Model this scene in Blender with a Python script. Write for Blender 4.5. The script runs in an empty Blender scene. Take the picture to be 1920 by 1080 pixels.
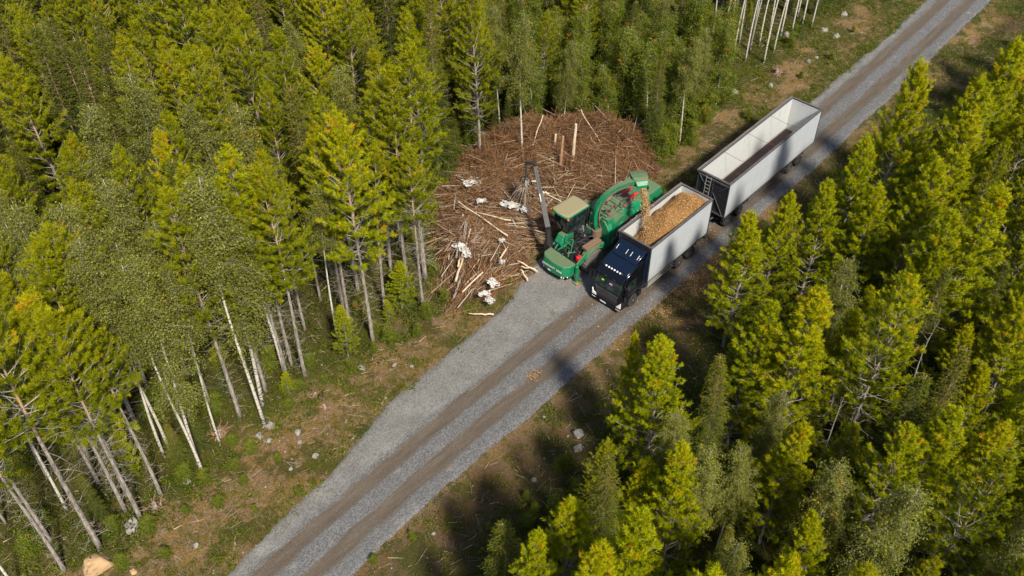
import bpy, bmesh, math, random
import numpy as np
from mathutils import Vector, Matrix, noise as mnoise

R = math.radians
C = bpy.context.scene.collection
scene = bpy.context.scene

# ------------------------------------------------------------------ camera
cam_d = bpy.data.cameras.new("camera"); cam = bpy.data.objects.new("camera", cam_d); C.objects.link(cam)
CAMH = 46.0
cam.location = (0, 0, CAMH); cam.rotation_euler = (R(46.1), 0, 0)
cam_d.sensor_width = 36; cam_d.lens = 33.75; cam_d.clip_start = 0.5; cam_d.clip_end = 2000
scene.camera = cam
# ------------------------------------------------------------------ sky, sun, exposure
SUN_AZ, SUN_EL = 155.0, 48.0          # compass style: 0 = +Y, 90 = +X
world = bpy.data.worlds.new("World"); scene.world = world; world.use_nodes = True
wn = world.node_tree; wn.nodes.clear()
wo = wn.nodes.new('ShaderNodeOutputWorld'); wb = wn.nodes.new('ShaderNodeBackground'); sky = wn.nodes.new('ShaderNodeTexSky')
sky.sky_type = 'NISHITA'; sky.sun_disc = False; sky.sun_elevation = R(SUN_EL); sky.sun_rotation = R(SUN_AZ)
sky.air_density = 1.0; sky.dust_density = 1.5
wb.inputs['Strength'].default_value = 0.112
wn.links.new(sky.outputs[0], wb.inputs[0]); wn.links.new(wb.outputs[0], wo.inputs[0])
sd = bpy.data.lights.new("sun", 'SUN'); sd.energy = 5.0; sd.angle = R(5); sd.color = (1.0, 0.91, 0.76)
sun = bpy.data.objects.new("sun", sd); C.objects.link(sun)
sdir = Vector((math.sin(R(SUN_AZ))*math.cos(R(SUN_EL)), math.cos(R(SUN_AZ))*math.cos(R(SUN_EL)), math.sin(R(SUN_EL))))
sun.rotation_euler = sdir.to_track_quat('Z', 'Y').to_euler(); sun.location = (0, 0, 80)
scene.view_settings.view_transform = 'Standard'; scene.view_settings.look = 'None'
scene.view_settings.exposure = 0.50; scene.view_settings.gamma = 1.0
scene.cycles.max_bounces = 6; scene.cycles.diffuse_bounces = 3; scene.cycles.transmission_bounces = 3; scene.cycles.transparent_max_bounces = 4

# ------------------------------------------------------------------ road frame (u along the road, v to its left)
TH = R(47.0); O = np.array([9.11, 46.99])
DU = np.array([math.cos(TH), math.sin(TH)]); DV = np.array([-math.sin(TH), math.cos(TH)])
def W(u, v): return O + DU*u + DV*v
def UV(x, y):
    w = np.array([x, y]) - O
    return float(w @ DU), float(w @ DV)
def bend(u): return 0.0006*np.maximum(u-5, 0)**2 - 0.0015*np.maximum(-u-12, 0)**2
def sstep(a, b, x):
    t = np.clip((x-a)/(b-a), 0, 1); return t*t*(3-2*t)
def gz(u, v):      # height of the ground beside the road
    u = np.asarray(u, float); v = np.asarray(v, float)
    v2 = v - bend(u)
    left = sstep(7.6, 10.5, v2); right = sstep(-1.4, -3.4, v2)
    m = np.maximum(left, right)
    n = 0.16*np.sin(u*0.43+v*0.31+1.0)+0.12*np.sin(u*0.21-v*0.57)+0.07*np.sin(u*1.3+0.4)*np.sin(v*1.1)+0.04*np.sin(u*2.7+v*2.1)*np.cos(v*2.9-u)
    ditch = -0.45*np.exp(-((v2+3.4)/1.1)**2)
    return -0.05 + m*(n+0.05) + ditch
def gw(x, y):
    u, v = UV(x, y); return float(gz(u, v))
# ray through a pixel of the 1920x1080 photograph, used once to read positions off it
_c, _s = math.cos(R(43.9)), math.sin(R(43.9))
def at(px, py, z=0.0):
    a = (px-960)/1800.; b = -(py-540)/1800.
    t = (z-CAMH)/(-_s+b*_c); return t*a, t*(_c+b*_s)

# ------------------------------------------------------------------ materials
def newmat(name):
    m = bpy.data.materials.new(name); m.use_nodes = True
    nt = m.node_tree; b = nt.nodes['Principled BSDF']
    return m, nt, b
def N(nt, t, **kw):
    n = nt.nodes.new(t)
    for k, v in kw.items():
        if k in n.inputs: n.inputs[k].default_value = v
        else: setattr(n, k, v)
    return n
def ramp(nt, fac, stops):
    r = nt.nodes.new('ShaderNodeValToRGB'); e = r.color_ramp.elements
    e[0].position, e[0].color = stops[0][0], (*stops[0][1], 1)
    e[1].position, e[1].color = stops[-1][0], (*stops[-1][1], 1)
    for p, c in stops[1:-1]:
        x = e.new(p); x.color = (*c, 1)
    nt.links.new(fac, r.inputs[0]); return r
def coords(nt): return nt.nodes.new('ShaderNodeTexCoord').outputs['Object']
def nz(nt, vec, scale, detail=4, rough=0.6, dist=0.0):
    n = N(nt, 'ShaderNodeTexNoise', Scale=scale, Detail=detail, Roughness=rough, Distortion=dist)
    nt.links.new(vec, n.inputs['Vector']); return n.outputs['Fac']
def mth(nt, op, a, b=None, clamp=False):
    n = nt.nodes.new('ShaderNodeMath'); n.operation = op; n.use_clamp = clamp
    for i, x in enumerate((a, b)):
        if x is None: continue
        if isinstance(x, (int, float)): n.inputs[i].default_value = x
        else: nt.links.new(x, n.inputs[i])
    return n.outputs[0]
def mix(nt, f, a, b, mode='MIX'):
    n = nt.nodes.new('ShaderNodeMix'); n.data_type = 'RGBA'; n.blend_type = mode
    for i, x in ((0, f), (6, a), (7, b)):
        if isinstance(x, (int, float)): n.inputs[i].default_value = x
        elif isinstance(x, tuple): n.inputs[i].default_value = (*x, 1)
        else: nt.links.new(x, n.inputs[i])
    return n.outputs[2]
def mapr(nt, x, a, b, c=0.0, d=1.0):
    n = nt.nodes.new('ShaderNodeMapRange'); n.interpolation_type = 'SMOOTHSTEP'
    nt.links.new(x, n.inputs[0])
    for i, v in enumerate((a, b, c, d)): n.inputs[i+1].default_value = v
    return n.outputs[0]
def bump(nt, b, h, strength, dist):
    n = N(nt, 'ShaderNodeBump', Strength=strength, Distance=dist); nt.links.new(h, n.inputs['Height'])
    nt.links.new(n.outputs[0], b.inputs['Normal'])

def paint(name, col, rough=0.35, dirt=0.35, dirtcol=(0.16, 0.12, 0.075), metal=0.0, scale=2.5, spec=0.5, updirt=0.0):
    m, nt, b = newmat(name); v = coords(nt)
    f = mapr(nt, nz(nt, v, scale, 6, 0.7), 0.48, 0.75)
    f = mth(nt, 'MULTIPLY', f, dirt)
    if updirt:
        g = nt.nodes.new('ShaderNodeNewGeometry'); sx = nt.nodes.new('ShaderNodeSeparateXYZ'); nt.links.new(g.outputs['Normal'], sx.inputs[0])
        up = mapr(nt, sx.outputs[2], 0.55, 0.95)
        up = mth(nt, 'MULTIPLY', up, mapr(nt, nz(nt, v, scale*1.3, 6, 0.75), 0.36, 0.58, updirt*0.25, updirt))
        f = mth(nt, 'MAXIMUM', f, up)
    c = mix(nt, f, col, dirtcol); nt.links.new(c, b.inputs['Base Color'])
    b.inputs['Metallic'].default_value = metal
    nt.links.new(mth(nt, 'MULTIPLY_ADD' if False else 'ADD', mth(nt, 'MULTIPLY', f, 0.6), rough, True), b.inputs['Roughness'])
    b.inputs['Specular IOR Level'].default_value = spec
    return m
M = {}
M['green'] = paint('machine_green_paint', (0.0, 0.175, 0.075), 0.38, 0.8, (0.16, 0.115, 0.07), scale=4.5, updirt=0.8)
M['dust_roof'] = paint('dusty_roof_paint', (0.235, 0.20, 0.115), 0.85, 0.5, (0.20, 0.21, 0.10), scale=6)
M['rust'] = paint('rusty_panel', (0.16, 0.10, 0.065), 0.8, 0.6, (0.25, 0.17, 0.11), scale=5)
M['black'] = paint('black_plastic', (0.015, 0.016, 0.02), 0.5, 0.4, (0.10, 0.08, 0.06), scale=4)
M['navy'] = paint('navy_cab_paint', (0.003, 0.008, 0.022), 0.16, 0.10, (0.05, 0.05, 0.05), scale=4, spec=0.6)
M['cabblack'] = paint('black_cab_paint', (0.003, 0.004, 0.007), 0.14, 0.15, (0.03, 0.028, 0.025), scale=3)
M['frame'] = paint('dark_steel_frame', (0.035, 0.04, 0.055), 0.5, 0.5, (0.14, 0.11, 0.085), scale=4, updirt=0.65)
M['white'] = paint('white_body_panel', (0.42, 0.46, 0.51), 0.45, 0.7, (0.31, 0.325, 0.34), scale=0.9)
def muddy(m, z0, z1):
    nt = m.node_tree; b = nt.nodes['Principled BSDF']; v = coords(nt); sx = nt.nodes.new('ShaderNodeSeparateXYZ'); nt.links.new(v, sx.inputs[0])
    src = b.inputs['Base Color'].links[0].from_socket
    f = mth(nt, 'MULTIPLY', mapr(nt, mth(nt, 'ADD', sx.outputs[2], mth(nt, 'MULTIPLY', nz(nt, v, 3.5, 6, .75), 1.1)), z1, z0, 0, 1), 0.45)
    nt.links.new(mix(nt, f, src, (0.20, 0.17, 0.135)), b.inputs['Base Color'])
muddy(M['white'], 1.55, 2.55)
M['inner'] = paint('scuffed_white_inside', (0.49, 0.51, 0.51), 0.5, 0.6, (0.34, 0.335, 0.31), scale=1.2)
M['rubber'] = paint('tyre_rubber', (0.02, 0.02, 0.021), 0.85, 0.6, (0.12, 0.105, 0.085), scale=5)
M['bigrubber'] = paint('dusty_tyre_rubber', (0.10, 0.088, 0.075), 0.9, 0.6, (0.20, 0.17, 0.14), scale=6)
M['rim'] = paint('grey_rim', (0.20, 0.20, 0.21), 0.45, 0.5, (0.10, 0.085, 0.07), metal=0.4)
M['bigrim'] = paint('grey_machine_rim', (0.22, 0.23, 0.25), 0.5, 0.4, (0.15, 0.13, 0.11), scale=4)
M['chrome'] = paint('chrome', (0.75, 0.75, 0.75), 0.18, 0.1, metal=1.0)
M['alu'] = paint('aluminium', (0.50, 0.50, 0.48), 0.45, 0.4, metal=0.6)
M['red'] = paint('red_paint', (0.50, 0.02, 0.025), 0.4, 0.2)
M['orange'] = paint('orange_lamp', (0.8, 0.18, 0.02), 0.35, 0.1)
M['floor'] = paint('brown_load_floor', (0.075, 0.045, 0.038), 0.85, 0.7, (0.13, 0.085, 0.055), scale=3)
M['seam'] = paint('panel_seam', (0.36, 0.37, 0.38), 0.6, 0.4, (0.25, 0.23, 0.2))
M['plate'] = paint('number_plate', (0.75, 0.75, 0.75), 0.4, 0.1)
M['blue'] = paint('blue_plate_strip', (0.02, 0.08, 0.4), 0.4, 0.1)
M['lampglass'] = paint('lamp_glass', (0.85, 0.86, 0.85), 0.12, 0.05)
M['letter'] = paint('pale_lettering', (0.6, 0.63, 0.62), 0.5, 0.3)
M['lime'] = paint('lime_item', (0.30, 0.62, 0.03), 0.6, 0.1)
M['lilac'] = paint('lilac_item', (0.45, 0.25, 0.55), 0.6, 0.1)
M['cranegrey'] = paint('crane_steel', (0.018, 0.018, 0.019), 0.5, 0.4, (0.09, 0.075, 0.06), scale=5)
def glassmat():
    m, nt, b = newmat('dark_tinted_glass'); v = coords(nt)
    c = mix(nt, mapr(nt, nz(nt, v, 2.2, 3), 0.4, 0.7), (0.006, 0.012, 0.014), (0.025, 0.04, 0.038))
    nt.links.new(c, b.inputs['Base Color']); b.inputs['Roughness'].default_value = 0.06
    return m
M['glass'] = glassmat()

def foliage(name, stops, objvar=0.25, trans=0.35, rough=0.55):
    m = bpy.data.materials.new(name); m.use_nodes = True; nt = m.node_tree; nt.nodes.clear()
    out = nt.nodes.new('ShaderNodeOutputMaterial')
    a = N(nt, 'ShaderNodeAttribute', attribute_name='tint')
    oi = nt.nodes.new('ShaderNodeObjectInfo')
    f = mth(nt, 'ADD', a.outputs['Fac'], mth(nt, 'MULTIPLY', mth(nt, 'SUBTRACT', oi.outputs['Random'], 0.5), objvar))
    col = ramp(nt, f, stops).outputs[0]
    p = nt.nodes.new('ShaderNodeBsdfPrincipled'); p.inputs['Roughness'].default_value = rough; p.inputs['Specular IOR Level'].default_value = 0.25
    t = nt.nodes.new('ShaderNodeBsdfTranslucent'); mx = nt.nodes.new('ShaderNodeMixShader'); mx.inputs[0].default_value = trans
    nt.links.new(col, p.inputs['Base Color']); nt.links.new(col, t.inputs['Color'])
    nt.links.new(p.outputs[0], mx.inputs[1]); nt.links.new(t.outputs[0], mx.inputs[2]); nt.links.new(mx.outputs[0], out.inputs[0])
    return m
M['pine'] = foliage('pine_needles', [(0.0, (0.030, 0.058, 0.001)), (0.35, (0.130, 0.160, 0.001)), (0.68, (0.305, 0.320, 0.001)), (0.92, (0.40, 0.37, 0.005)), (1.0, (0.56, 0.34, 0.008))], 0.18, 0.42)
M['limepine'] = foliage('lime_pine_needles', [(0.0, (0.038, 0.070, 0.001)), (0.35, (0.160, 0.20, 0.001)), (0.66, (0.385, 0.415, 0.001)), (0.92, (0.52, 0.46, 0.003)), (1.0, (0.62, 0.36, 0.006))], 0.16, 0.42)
M['spruce'] = foliage('spruce_needles', [(0.0, (0.02, 0.036, 0.003)), (0.5, (0.070, 0.092, 0.004)), (0.85, (0.135, 0.150, 0.006)), (1.0, (0.22, 0.17, 0.02))], 0.25, 0.3)
M['birch'] = foliage('birch_leaves', [(0.0, (0.060, 0.078, 0.010)), (0.5, (0.180, 0.190, 0.026)), (0.93, (0.31, 0.32, 0.06)), (0.975, (0.55, 0.33, 0.02)), (1.0, (0.65, 0.30, 0.02))], 0.14, 0.35, 0.5)
M['brightleaf'] = foliage('bright_green_leaves', [(0.0, (0.030, 0.052, 0.002)), (0.5, (0.125, 0.165, 0.005)), (0.92, (0.28, 0.30, 0.014)), (0.97, (0.42, 0.30, 0.02)), (1.0, (0.45, 0.15, 0.02))], 0.12, 0.38, 0.5)
M['grass'] = foliage('grass_blades', [(0.0, (0.025, 0.06, 0.006)), (0.5, (0.075, 0.115, 0.010)), (0.8, (0.16, 0.145, 0.035)), (1.0, (0.28, 0.17, 0.06))], 0.0, 0.25)
M['twig'] = foliage('brush_twigs', [(0.0, (0.04, 0.025, 0.015)), (0.25, (0.115, 0.055, 0.025)), (0.50, (0.25, 0.120, 0.048)), (0.66, (0.25, 0.175, 0.11)), (0.8, (0.34, 0.285, 0.22)), (0.92, (0.45, 0.37, 0.27)), (1.0, (0.66, 0.54, 0.38))], 0.0, 0.0, 0.9)
M['rusty_needles'] = foliage('dead_needles', [(0.0, (0.045, 0.026, 0.012)), (0.5, (0.20, 0.105, 0.042)), (1.0, (0.40, 0.23, 0.09))], 0.1, 0.2, 0.9)
M['chips'] = foliage('wood_chips', [(0.0, (0.12, 0.055, 0.018)), (0.4, (0.27, 0.145, 0.050)), (0.75, (0.40, 0.235, 0.092)), (0.93, (0.54, 0.37, 0.18)), (1.0, (0.66, 0.52, 0.34))], 0.0, 0.0, 0.85)
def barkmat(name, c1, c2, c3=None, zsplit=None, scale=9):
    m, nt, b = newmat(name); v = coords(nt)
    mp = N(nt, 'ShaderNodeMapping'); mp.inputs['Scale'].default_value = (1, 1, 0.25); nt.links.new(v, mp.inputs[0])
    f = nz(nt, mp.outputs[0], scale, 5, 0.7)
    c = mix(nt, mapr(nt, f, 0.35, 0.65), c1, c2)
    if c3:
        sx = nt.nodes.new('ShaderNodeSeparateXYZ'); nt.links.new(v, sx.inputs[0])
        c = mix(nt, mapr(nt, mth(nt, 'ADD', sx.outputs[2], mth(nt, 'MULTIPLY', f, 3.0)), zsplit, zsplit+3), c, c3)
    nt.links.new(c, b.inputs['Base Color']); b.inputs['Roughness'].default_value = 0.9
    bump(nt, b, f, 0.8, 0.03); return m
M['pinebark'] = barkmat('grey_pine_bark', (0.12, 0.10, 0.085), (0.34, 0.30, 0.26), (0.36, 0.235, 0.15), 9.0)
M['orangebark'] = barkmat('orange_pine_bark', (0.20, 0.11, 0.06), (0.42, 0.25, 0.15))
M['deadwood'] = barkmat('dead_grey_branch', (0.17, 0.15, 0.125), (0.36, 0.33, 0.285), scale=4)
M['palewood'] = barkmat('pale_debarked_wood', (0.42, 0.31, 0.20), (0.66, 0.55, 0.41), scale=4)
def birchbark():
    m, nt, b = newmat('white_birch_bark'); v = coords(nt)
    mp = N(nt, 'ShaderNodeMapping'); mp.inputs['Scale'].default_value = (3, 3, 9); nt.links.new(v, mp.inputs[0])
    f = nz(nt, mp.outputs[0], 1.6, 4, 0.6)
    sx = nt.nodes.new('ShaderNodeSeparateXYZ'); nt.links.new(v, sx.inputs[0])
    low = mapr(nt, sx.outputs[2], 0.0, 2.5, 0.12, 0.0)
    c = mix(nt, mapr(nt, mth(nt, 'ADD', f, low), 0.55, 0.64), (0.50, 0.47, 0.41), (0.05, 0.045, 0.04))
    nt.links.new(c, b.inputs['Base Color']); b.inputs['Roughness'].default_value = 0.7; return m
M['birchbark'] = birchbark()
def rockmat():
    m, nt, b = newmat('granite_boulder'); v = coords(nt)
    oi = nt.nodes.new('ShaderNodeObjectInfo')
    c = mix(nt, mapr(nt, nz(nt, v, 5, 6, 0.7), 0.35, 0.65), (0.14, 0.132, 0.12), (0.30, 0.28, 0.255))
    c = mix(nt, mapr(nt, nz(nt, v, 2.2, 4), 0.55, 0.7, 0, 0.6), c, (0.09, 0.10, 0.04))
    nt.links.new(c, b.inputs['Base Color']); b.inputs['Roughness'].default_value = 0.9
    bump(nt, b, nz(nt, v, 12, 5), 0.6, 0.03); return m
M['rock'] = rockmat()
def gs():
    m, nt, b = newmat('crushed_gravel_stones'); v = coords(nt)
    c = ramp(nt, nz(nt, v, 11, 3, .8), [(.3, (.07, .07, .073)), (.5, (.135, .135, .14)), (.7, (.24, .24, .243))]).outputs[0]
    nt.links.new(c, b.inputs['Base Color']); b.inputs['Roughness'].default_value = .9; return m
M['gravelstone'] = gs()
M['tanrock'] = paint('tan_boulder_stone', (0.38, 0.25, 0.13), 0.9, 0.8, (0.18, 0.13, 0.08), scale=3)
M['paper'] = paint('white_plastic_sheet', (0.43, 0.43, 0.42), 0.6, 0.9, (0.50, 0.40, 0.30), scale=5)
def ground_mat():
    m, nt, b = newmat('forest_floor'); v = coords(nt)
    sx = nt.nodes.new('ShaderNodeSeparateXYZ'); nt.links.new(v, sx.inputs[0])
    n1 = nz(nt, v, 0.35, 5, 0.65); n2 = nz(nt, v, 1.7, 6, 0.7); n3 = nz(nt, v, 9, 6, 0.75); n4 = nz(nt, v, 0.13, 3, 0.5)
    soil = ramp(nt, n3, [(0.25, (0.06, 0.038, 0.020)), (0.5, (0.155, 0.103, 0.057)), (0.72, (0.29, 0.215, 0.14))]).outputs[0]
    dry = ramp(nt, n3, [(0.25, (0.075, 0.043, 0.014)), (0.5, (0.17, 0.108, 0.034)), (0.75, (0.28, 0.19, 0.075))]).outputs[0]
    moss = ramp(nt, n3, [(0.25, (0.012, 0.016, 0.004)), (0.5, (0.035, 0.042, 0.008)), (0.75, (0.085, 0.085, 0.018))]).outputs[0]
    c = mix(nt, mapr(nt, n2, 0.42, 0.60), soil, dry)
    wob = mth(nt, 'MULTIPLY', mth(nt, 'SUBTRACT', n1, 0.5), 6.0)
    vl = mth(nt, 'ADD', sx.outputs[1], wob)
    deep = mth(nt, 'MAXIMUM', mapr(nt, vl, 8.5, 11.5), mapr(nt, vl, -4.0, -6.5))
    patch = mapr(nt, mth(nt, 'ADD', n1, mth(nt, 'MULTIPLY', n2, 0.4)), 0.66, 0.78)
    green = mth(nt, 'MAXIMUM', mth(nt, 'MULTIPLY', deep, 0.85), mth(nt, 'MULTIPLY', patch, 0.8))
    verge_shade = mapr(nt, mth(nt, 'ADD', sx.outputs[1], mth(nt, 'MULTIPLY', wob, 0.3)), -0.8, -2.6)  # shade along the right verge, painted into the soil as darker brown
    c = mix(nt, mth(nt, 'MULTIPLY', verge_shade, 0.6), c, (0.055, 0.036, 0.021))
    c = mix(nt, green, c, moss)
    nt.links.new(c, b.inputs['Base Color']); b.inputs['Roughness'].default_value = 1.0; b.inputs['Specular IOR Level'].default_value = 0.1
    bump(nt, b, n3, 1.0, 0.09); return m
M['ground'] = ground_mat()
def road_mat():
    m, nt, b = newmat('gravel_road'); v = coords(nt)
    sx = nt.nodes.new('ShaderNodeSeparateXYZ'); nt.links.new(v, sx.inputs[0])
    u = sx.outputs[0]
    up = mth(nt, 'MAXIMUM', mth(nt, 'SUBTRACT', u, 5.0), 0.0); dn = mth(nt, 'MAXIMUM', mth(nt, 'SUBTRACT', -12.0, u), 0.0)
    bd = mth(nt, 'SUBTRACT', mth(nt, 'MULTIPLY', mth(nt, 'MULTIPLY', up, up), 0.0006), mth(nt, 'MULTIPLY', mth(nt, 'MULTIPLY', dn, dn), 0.0015))
    vv = mth(nt, 'SUBTRACT', sx.outputs[1], bd)
    st = N(nt, 'ShaderNodeMapping'); st.inputs['Scale'].default_value = (0.18, 1.4, 1); nt.links.new(v, st.inputs[0])
    streak = nz(nt, st.outputs[0], 2.0, 6, 0.7); big = nz(nt, v, 0.5, 5, 0.65)
    vor = N(nt, 'ShaderNodeTexVoronoi', Scale=15.0); nt.links.new(v, vor.inputs['Vector'])
    vor2 = N(nt, 'ShaderNodeTexVoronoi', Scale=34.0); nt.links.new(v, vor2.inputs['Vector'])
    vc = nt.nodes.new('ShaderNodeSeparateColor'); nt.links.new(vor.outputs['Color'], vc.inputs[0])
    vc2 = nt.nodes.new('ShaderNodeSeparateColor'); nt.links.new(vor2.outputs['Color'], vc2.inputs[0])
    sp = mth(nt, 'ADD', mth(nt, 'MULTIPLY', vc.outputs[0], 0.55), mth(nt, 'MULTIPLY', vc2.outputs[0], 0.45))
    grav = ramp(nt, sp, [(0.1, (0.065, 0.066, 0.069)), (0.5, (0.120, 0.121, 0.125)), (0.9, (0.20, 0.20, 0.202))]).outputs[0]
    fine = ramp(nt, mth(nt, 'ADD', mth(nt, 'MULTIPLY', streak, 0.7), mth(nt, 'MULTIPLY', vc2.outputs[0], 0.3)), [(0.25, (0.058, 0.046, 0.036)), (0.5, (0.092, 0.074, 0.058)), (0.75, (0.14, 0.118, 0.094))]).outputs[0]
    dusty = ramp(nt, mth(nt, 'ADD', mth(nt, 'MULTIPLY', big, 0.6), mth(nt, 'MULTIPLY', sp, 0.4)), [(0.25, (0.095, 0.092, 0.087)), (0.5, (0.175, 0.171, 0.163)), (0.8, (0.29, 0.282, 0.266))]).outputs[0]
    wob = mth(nt, 'MULTIPLY', mth(nt, 'SUBTRACT', streak, 0.5), 0.85)
    wob = mth(nt, 'ADD', wob, mth(nt, 'MULTIPLY', mth(nt, 'SUBTRACT', big, 0.5), 0.5))
    def track(c0):
        d = mth(nt, 'ABSOLUTE', mth(nt, 'SUBTRACT', mth(nt, 'ADD', vv, wob), c0)); return mapr(nt, d, 0.68, 0.36, 0, 1)
    tr = mth(nt, 'MAXIMUM', track(0.42), track(2.45))
    tr = mth(nt, 'MULTIPLY', tr, mapr(nt, big, 0.25, 0.5, 0.72, 1.0))
    pad = mapr(nt, mth(nt, 'ADD', vv, wob), 2.9, 3.5, 0, 0.85)
    pad = mth(nt, 'MAXIMUM', pad, mapr(nt, big, 0.55, 0.72, 0, 0.7))
    c = mix(nt, pad, grav, dusty); c = mix(nt, tr, c, fine)
    weed = mth(nt, 'MULTIPLY', mapr(nt, nz(nt, v, 0.9, 5, 0.7), 0.64, 0.70), mapr(nt, vv, 3.4, 4.6, 0, 0.7))
    c = mix(nt, weed, c, (0.11, 0.095, 0.04))
    nt.links.new(c, b.inputs['Base Color']); b.inputs['Roughness'].default_value = 0.95; b.inputs['Specular IOR Level'].default_value = 0.2
    h = mth(nt, 'MULTIPLY', sp, mth(nt, 'SUBTRACT', 1.0, mth(nt, 'MULTIPLY', tr, 0.75)))
    bump(nt, b, h, 0.8, 0.03); return m
M['road'] = road_mat()

# ------------------------------------------------------------------ mesh helpers
def tag(o, label=None, cat=None, group=None, kind=None):
    if label: o['label'] = label
    if cat: o['category'] = cat
    if group: o['group'] = group
    if kind: o['kind'] = kind
    return o
def empty(name, loc, rz=0.0, parent=None):
    o = bpy.data.objects.new(name, None); C.objects.link(o); o.location = loc; o.rotation_euler = (0, 0, rz); o.empty_display_size = 0.3
    if parent: o.parent = parent
    return o
def np_mesh(name, V, tris, mat, tint=None, smooth=False, k=3):
    me = bpy.data.meshes.new(name); V = np.asarray(V, np.float32); T = np.asarray(tris, np.int32)
    me.vertices.add(len(V)); me.vertices.foreach_set('co', V.ravel())
    me.loops.add(T.size); me.loops.foreach_set('vertex_index', T.ravel())
    me.polygons.add(len(T)); me.polygons.foreach_set('loop_start', np.arange(0, T.size, k, dtype=np.int32))
    me.update(calc_edges=True); me.validate()
    if smooth: me.polygons.foreach_set('use_smooth', [True]*len(me.polygons))
    if tint is not None:
        a = me.attributes.new('tint', 'FLOAT', 'POINT'); a.data.foreach_set('value', np.asarray(tint, np.float32))
    me.materials.append(mat); return me
def link(name, me, parent=None, loc=None):
    o = bpy.data.objects.new(name, me); C.objects.link(o)
    if parent: o.parent = parent
    if loc is not None: o.location = loc
    return o
class MB:
    def __init__(s): s.bm = bmesh.new()
    def box(s, x0, x1, y0, y1, z0, z1, taper=None):
        vs = [s.bm.verts.new((x, y, z)) for z in (z0, z1) for y in (y0, y1) for x in (x0, x1)]
        for f in ((0, 2, 3, 1), (4, 5, 7, 6), (0, 1, 5, 4), (2, 6, 7, 3), (0, 4, 6, 2), (1, 3, 7, 5)): s.bm.faces.new([vs[i] for i in f])
        return s
    def prism(s, pts, a, b, axis='y'):       # pts (p,q) polygon; axis y: (x,z); x: (y,z); z: (x,y)
        def mk(p, q, t): return {'y': (p, t, q), 'x': (t, p, q), 'z': (p, q, t)}[axis]
        A = [s.bm.verts.new(mk(p, q, a)) for p, q in pts]; B = [s.bm.verts.new(mk(p, q, b)) for p, q in pts]
        s.bm.faces.new(A); s.bm.faces.new(B[::-1]); n = len(pts)
        for i in range(n): s.bm.faces.new((A[i], B[i], B[(i+1) % n], A[(i+1) % n]))
        return s
    def rods(s, pts, rad, n=8, cap=True):
        if not hasattr(rad, '__len__'): rad = [rad]*len(pts)
        P = [Vector(p) for p in pts]; prev = None; rings = []
        for i, p in enumerate(P):
            d = (P[min(i+1, len(P)-1)]-P[max(i-1, 0)]).normalized()
            if prev is None: a = d.orthogonal().normalized()
            else:
                a = prev - d*prev.dot(d); a = a.normalized() if a.length > 1e-5 else d.orthogonal().normalized()
            prev = a; b = d.cross(a)
            rings.append([s.bm.verts.new(p+(a*math.cos(2*math.pi*k/n+math.pi/n)+b*math.sin(2*math.pi*k/n+math.pi/n))*rad[i]) for k in range(n)])
        for r0, r1 in zip(rings, rings[1:]):
            for k in range(n): s.bm.faces.new((r0[k], r0[(k+1) % n], r1[(k+1) % n], r1[k]))
        if cap: s.bm.faces.new(rings[0][::-1]); s.bm.faces.new(rings[-1])
        return s
    def lathe(s, prof, cx, cz, n=32):         # profile (y, r) about the y axis
        rings = []
        for y, r in prof: rings.append([s.bm.verts.new((cx+r*math.cos(2*math.pi*k/n), y, cz+r*math.sin(2*math.pi*k/n))) for k in range(n)])
        for r0, r1 in zip(rings, rings[1:]):
            for k in range(n): s.bm.faces.new((r0[k], r0[(k+1) % n], r1[(k+1) % n], r1[k]))
        s.bm.faces.new(rings[0][::-1]); s.bm.faces.new(rings[-1]); return s
    def build(s, name, mat, parent=None, bevel=0.0, smooth=False, seg=2, loc=None):
        bmesh.ops.recalc_face_normals(s.bm, faces=s.bm.faces[:])
        me = bpy.data.meshes.new(name); s.bm.to_mesh(me); s.bm.free(); me.materials.append(mat)
        if smooth:
            me.polygons.foreach_set('use_smooth', [True]*len(me.polygons))
            me.set_sharp_from_angle(angle=R(40))
        o = link(name, me, parent, loc)
        if bevel:
            md = o.modifiers.new('bevel', 'BEVEL'); md.width = bevel; md.segments = seg; md.limit_method = 'ANGLE'; md.angle_limit = R(35)
        return o
def mb(): return MB()

# ------------------------------------------------------------------ ground and road
def grid_object(name, us, vs, zf, mat):
    U, V = np.meshgrid(us, vs, indexing='ij'); Z = zf(U, V)
    P = np.stack([U.ravel(), V.ravel(), Z.ravel()], 1); a, b = len(us), len(vs)
    idx = np.arange(a*b).reshape(a, b)
    Q = np.stack([idx[:-1, :-1].ravel(), idx[1:, :-1].ravel(), idx[1:, 1:].ravel(), idx[:-1, 1:].ravel()], 1)
    me = np_mesh(name, P, Q, mat, smooth=True, k=4); o = link(name, me)
    o.location = (O[0], O[1], 0); o.rotation_euler = (0, 0, TH); return o
us = np.concatenate([[-700, -300, -150, -100], np.arange(-60, 80, 0.5), [100, 150, 300, 700]])
vs = np.concatenate([[-700, -300, -150, -90], np.arange(-45, 75, 0.5), [100, 150, 300, 700]])
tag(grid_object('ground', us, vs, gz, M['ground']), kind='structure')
ledge_u = [-90, -45, -31.6, -25.7, -23.2, -18.8, -14.2, -9.9, -7.0, -3.0, 3.0, 7.0, 12, 20, 29, 39, 52, 90, 200]
ledge_v = [2.4, 2.4, 3.2, 4.2, 4.5, 5.6, 5.8, 6.1, 6.4, 7.6, 7.9, 7.0, 4.6, 3.9, 3.8, 3.7, 3.7, 3.7, 3.7]
ledge_v = [v if i < 3 or True else v for i, v in enumerate(ledge_v)]
ru = np.arange(-90, 200, 0.25); t = np.linspace(0, 1, 41)
rng0 = np.random.default_rng(5)
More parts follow.
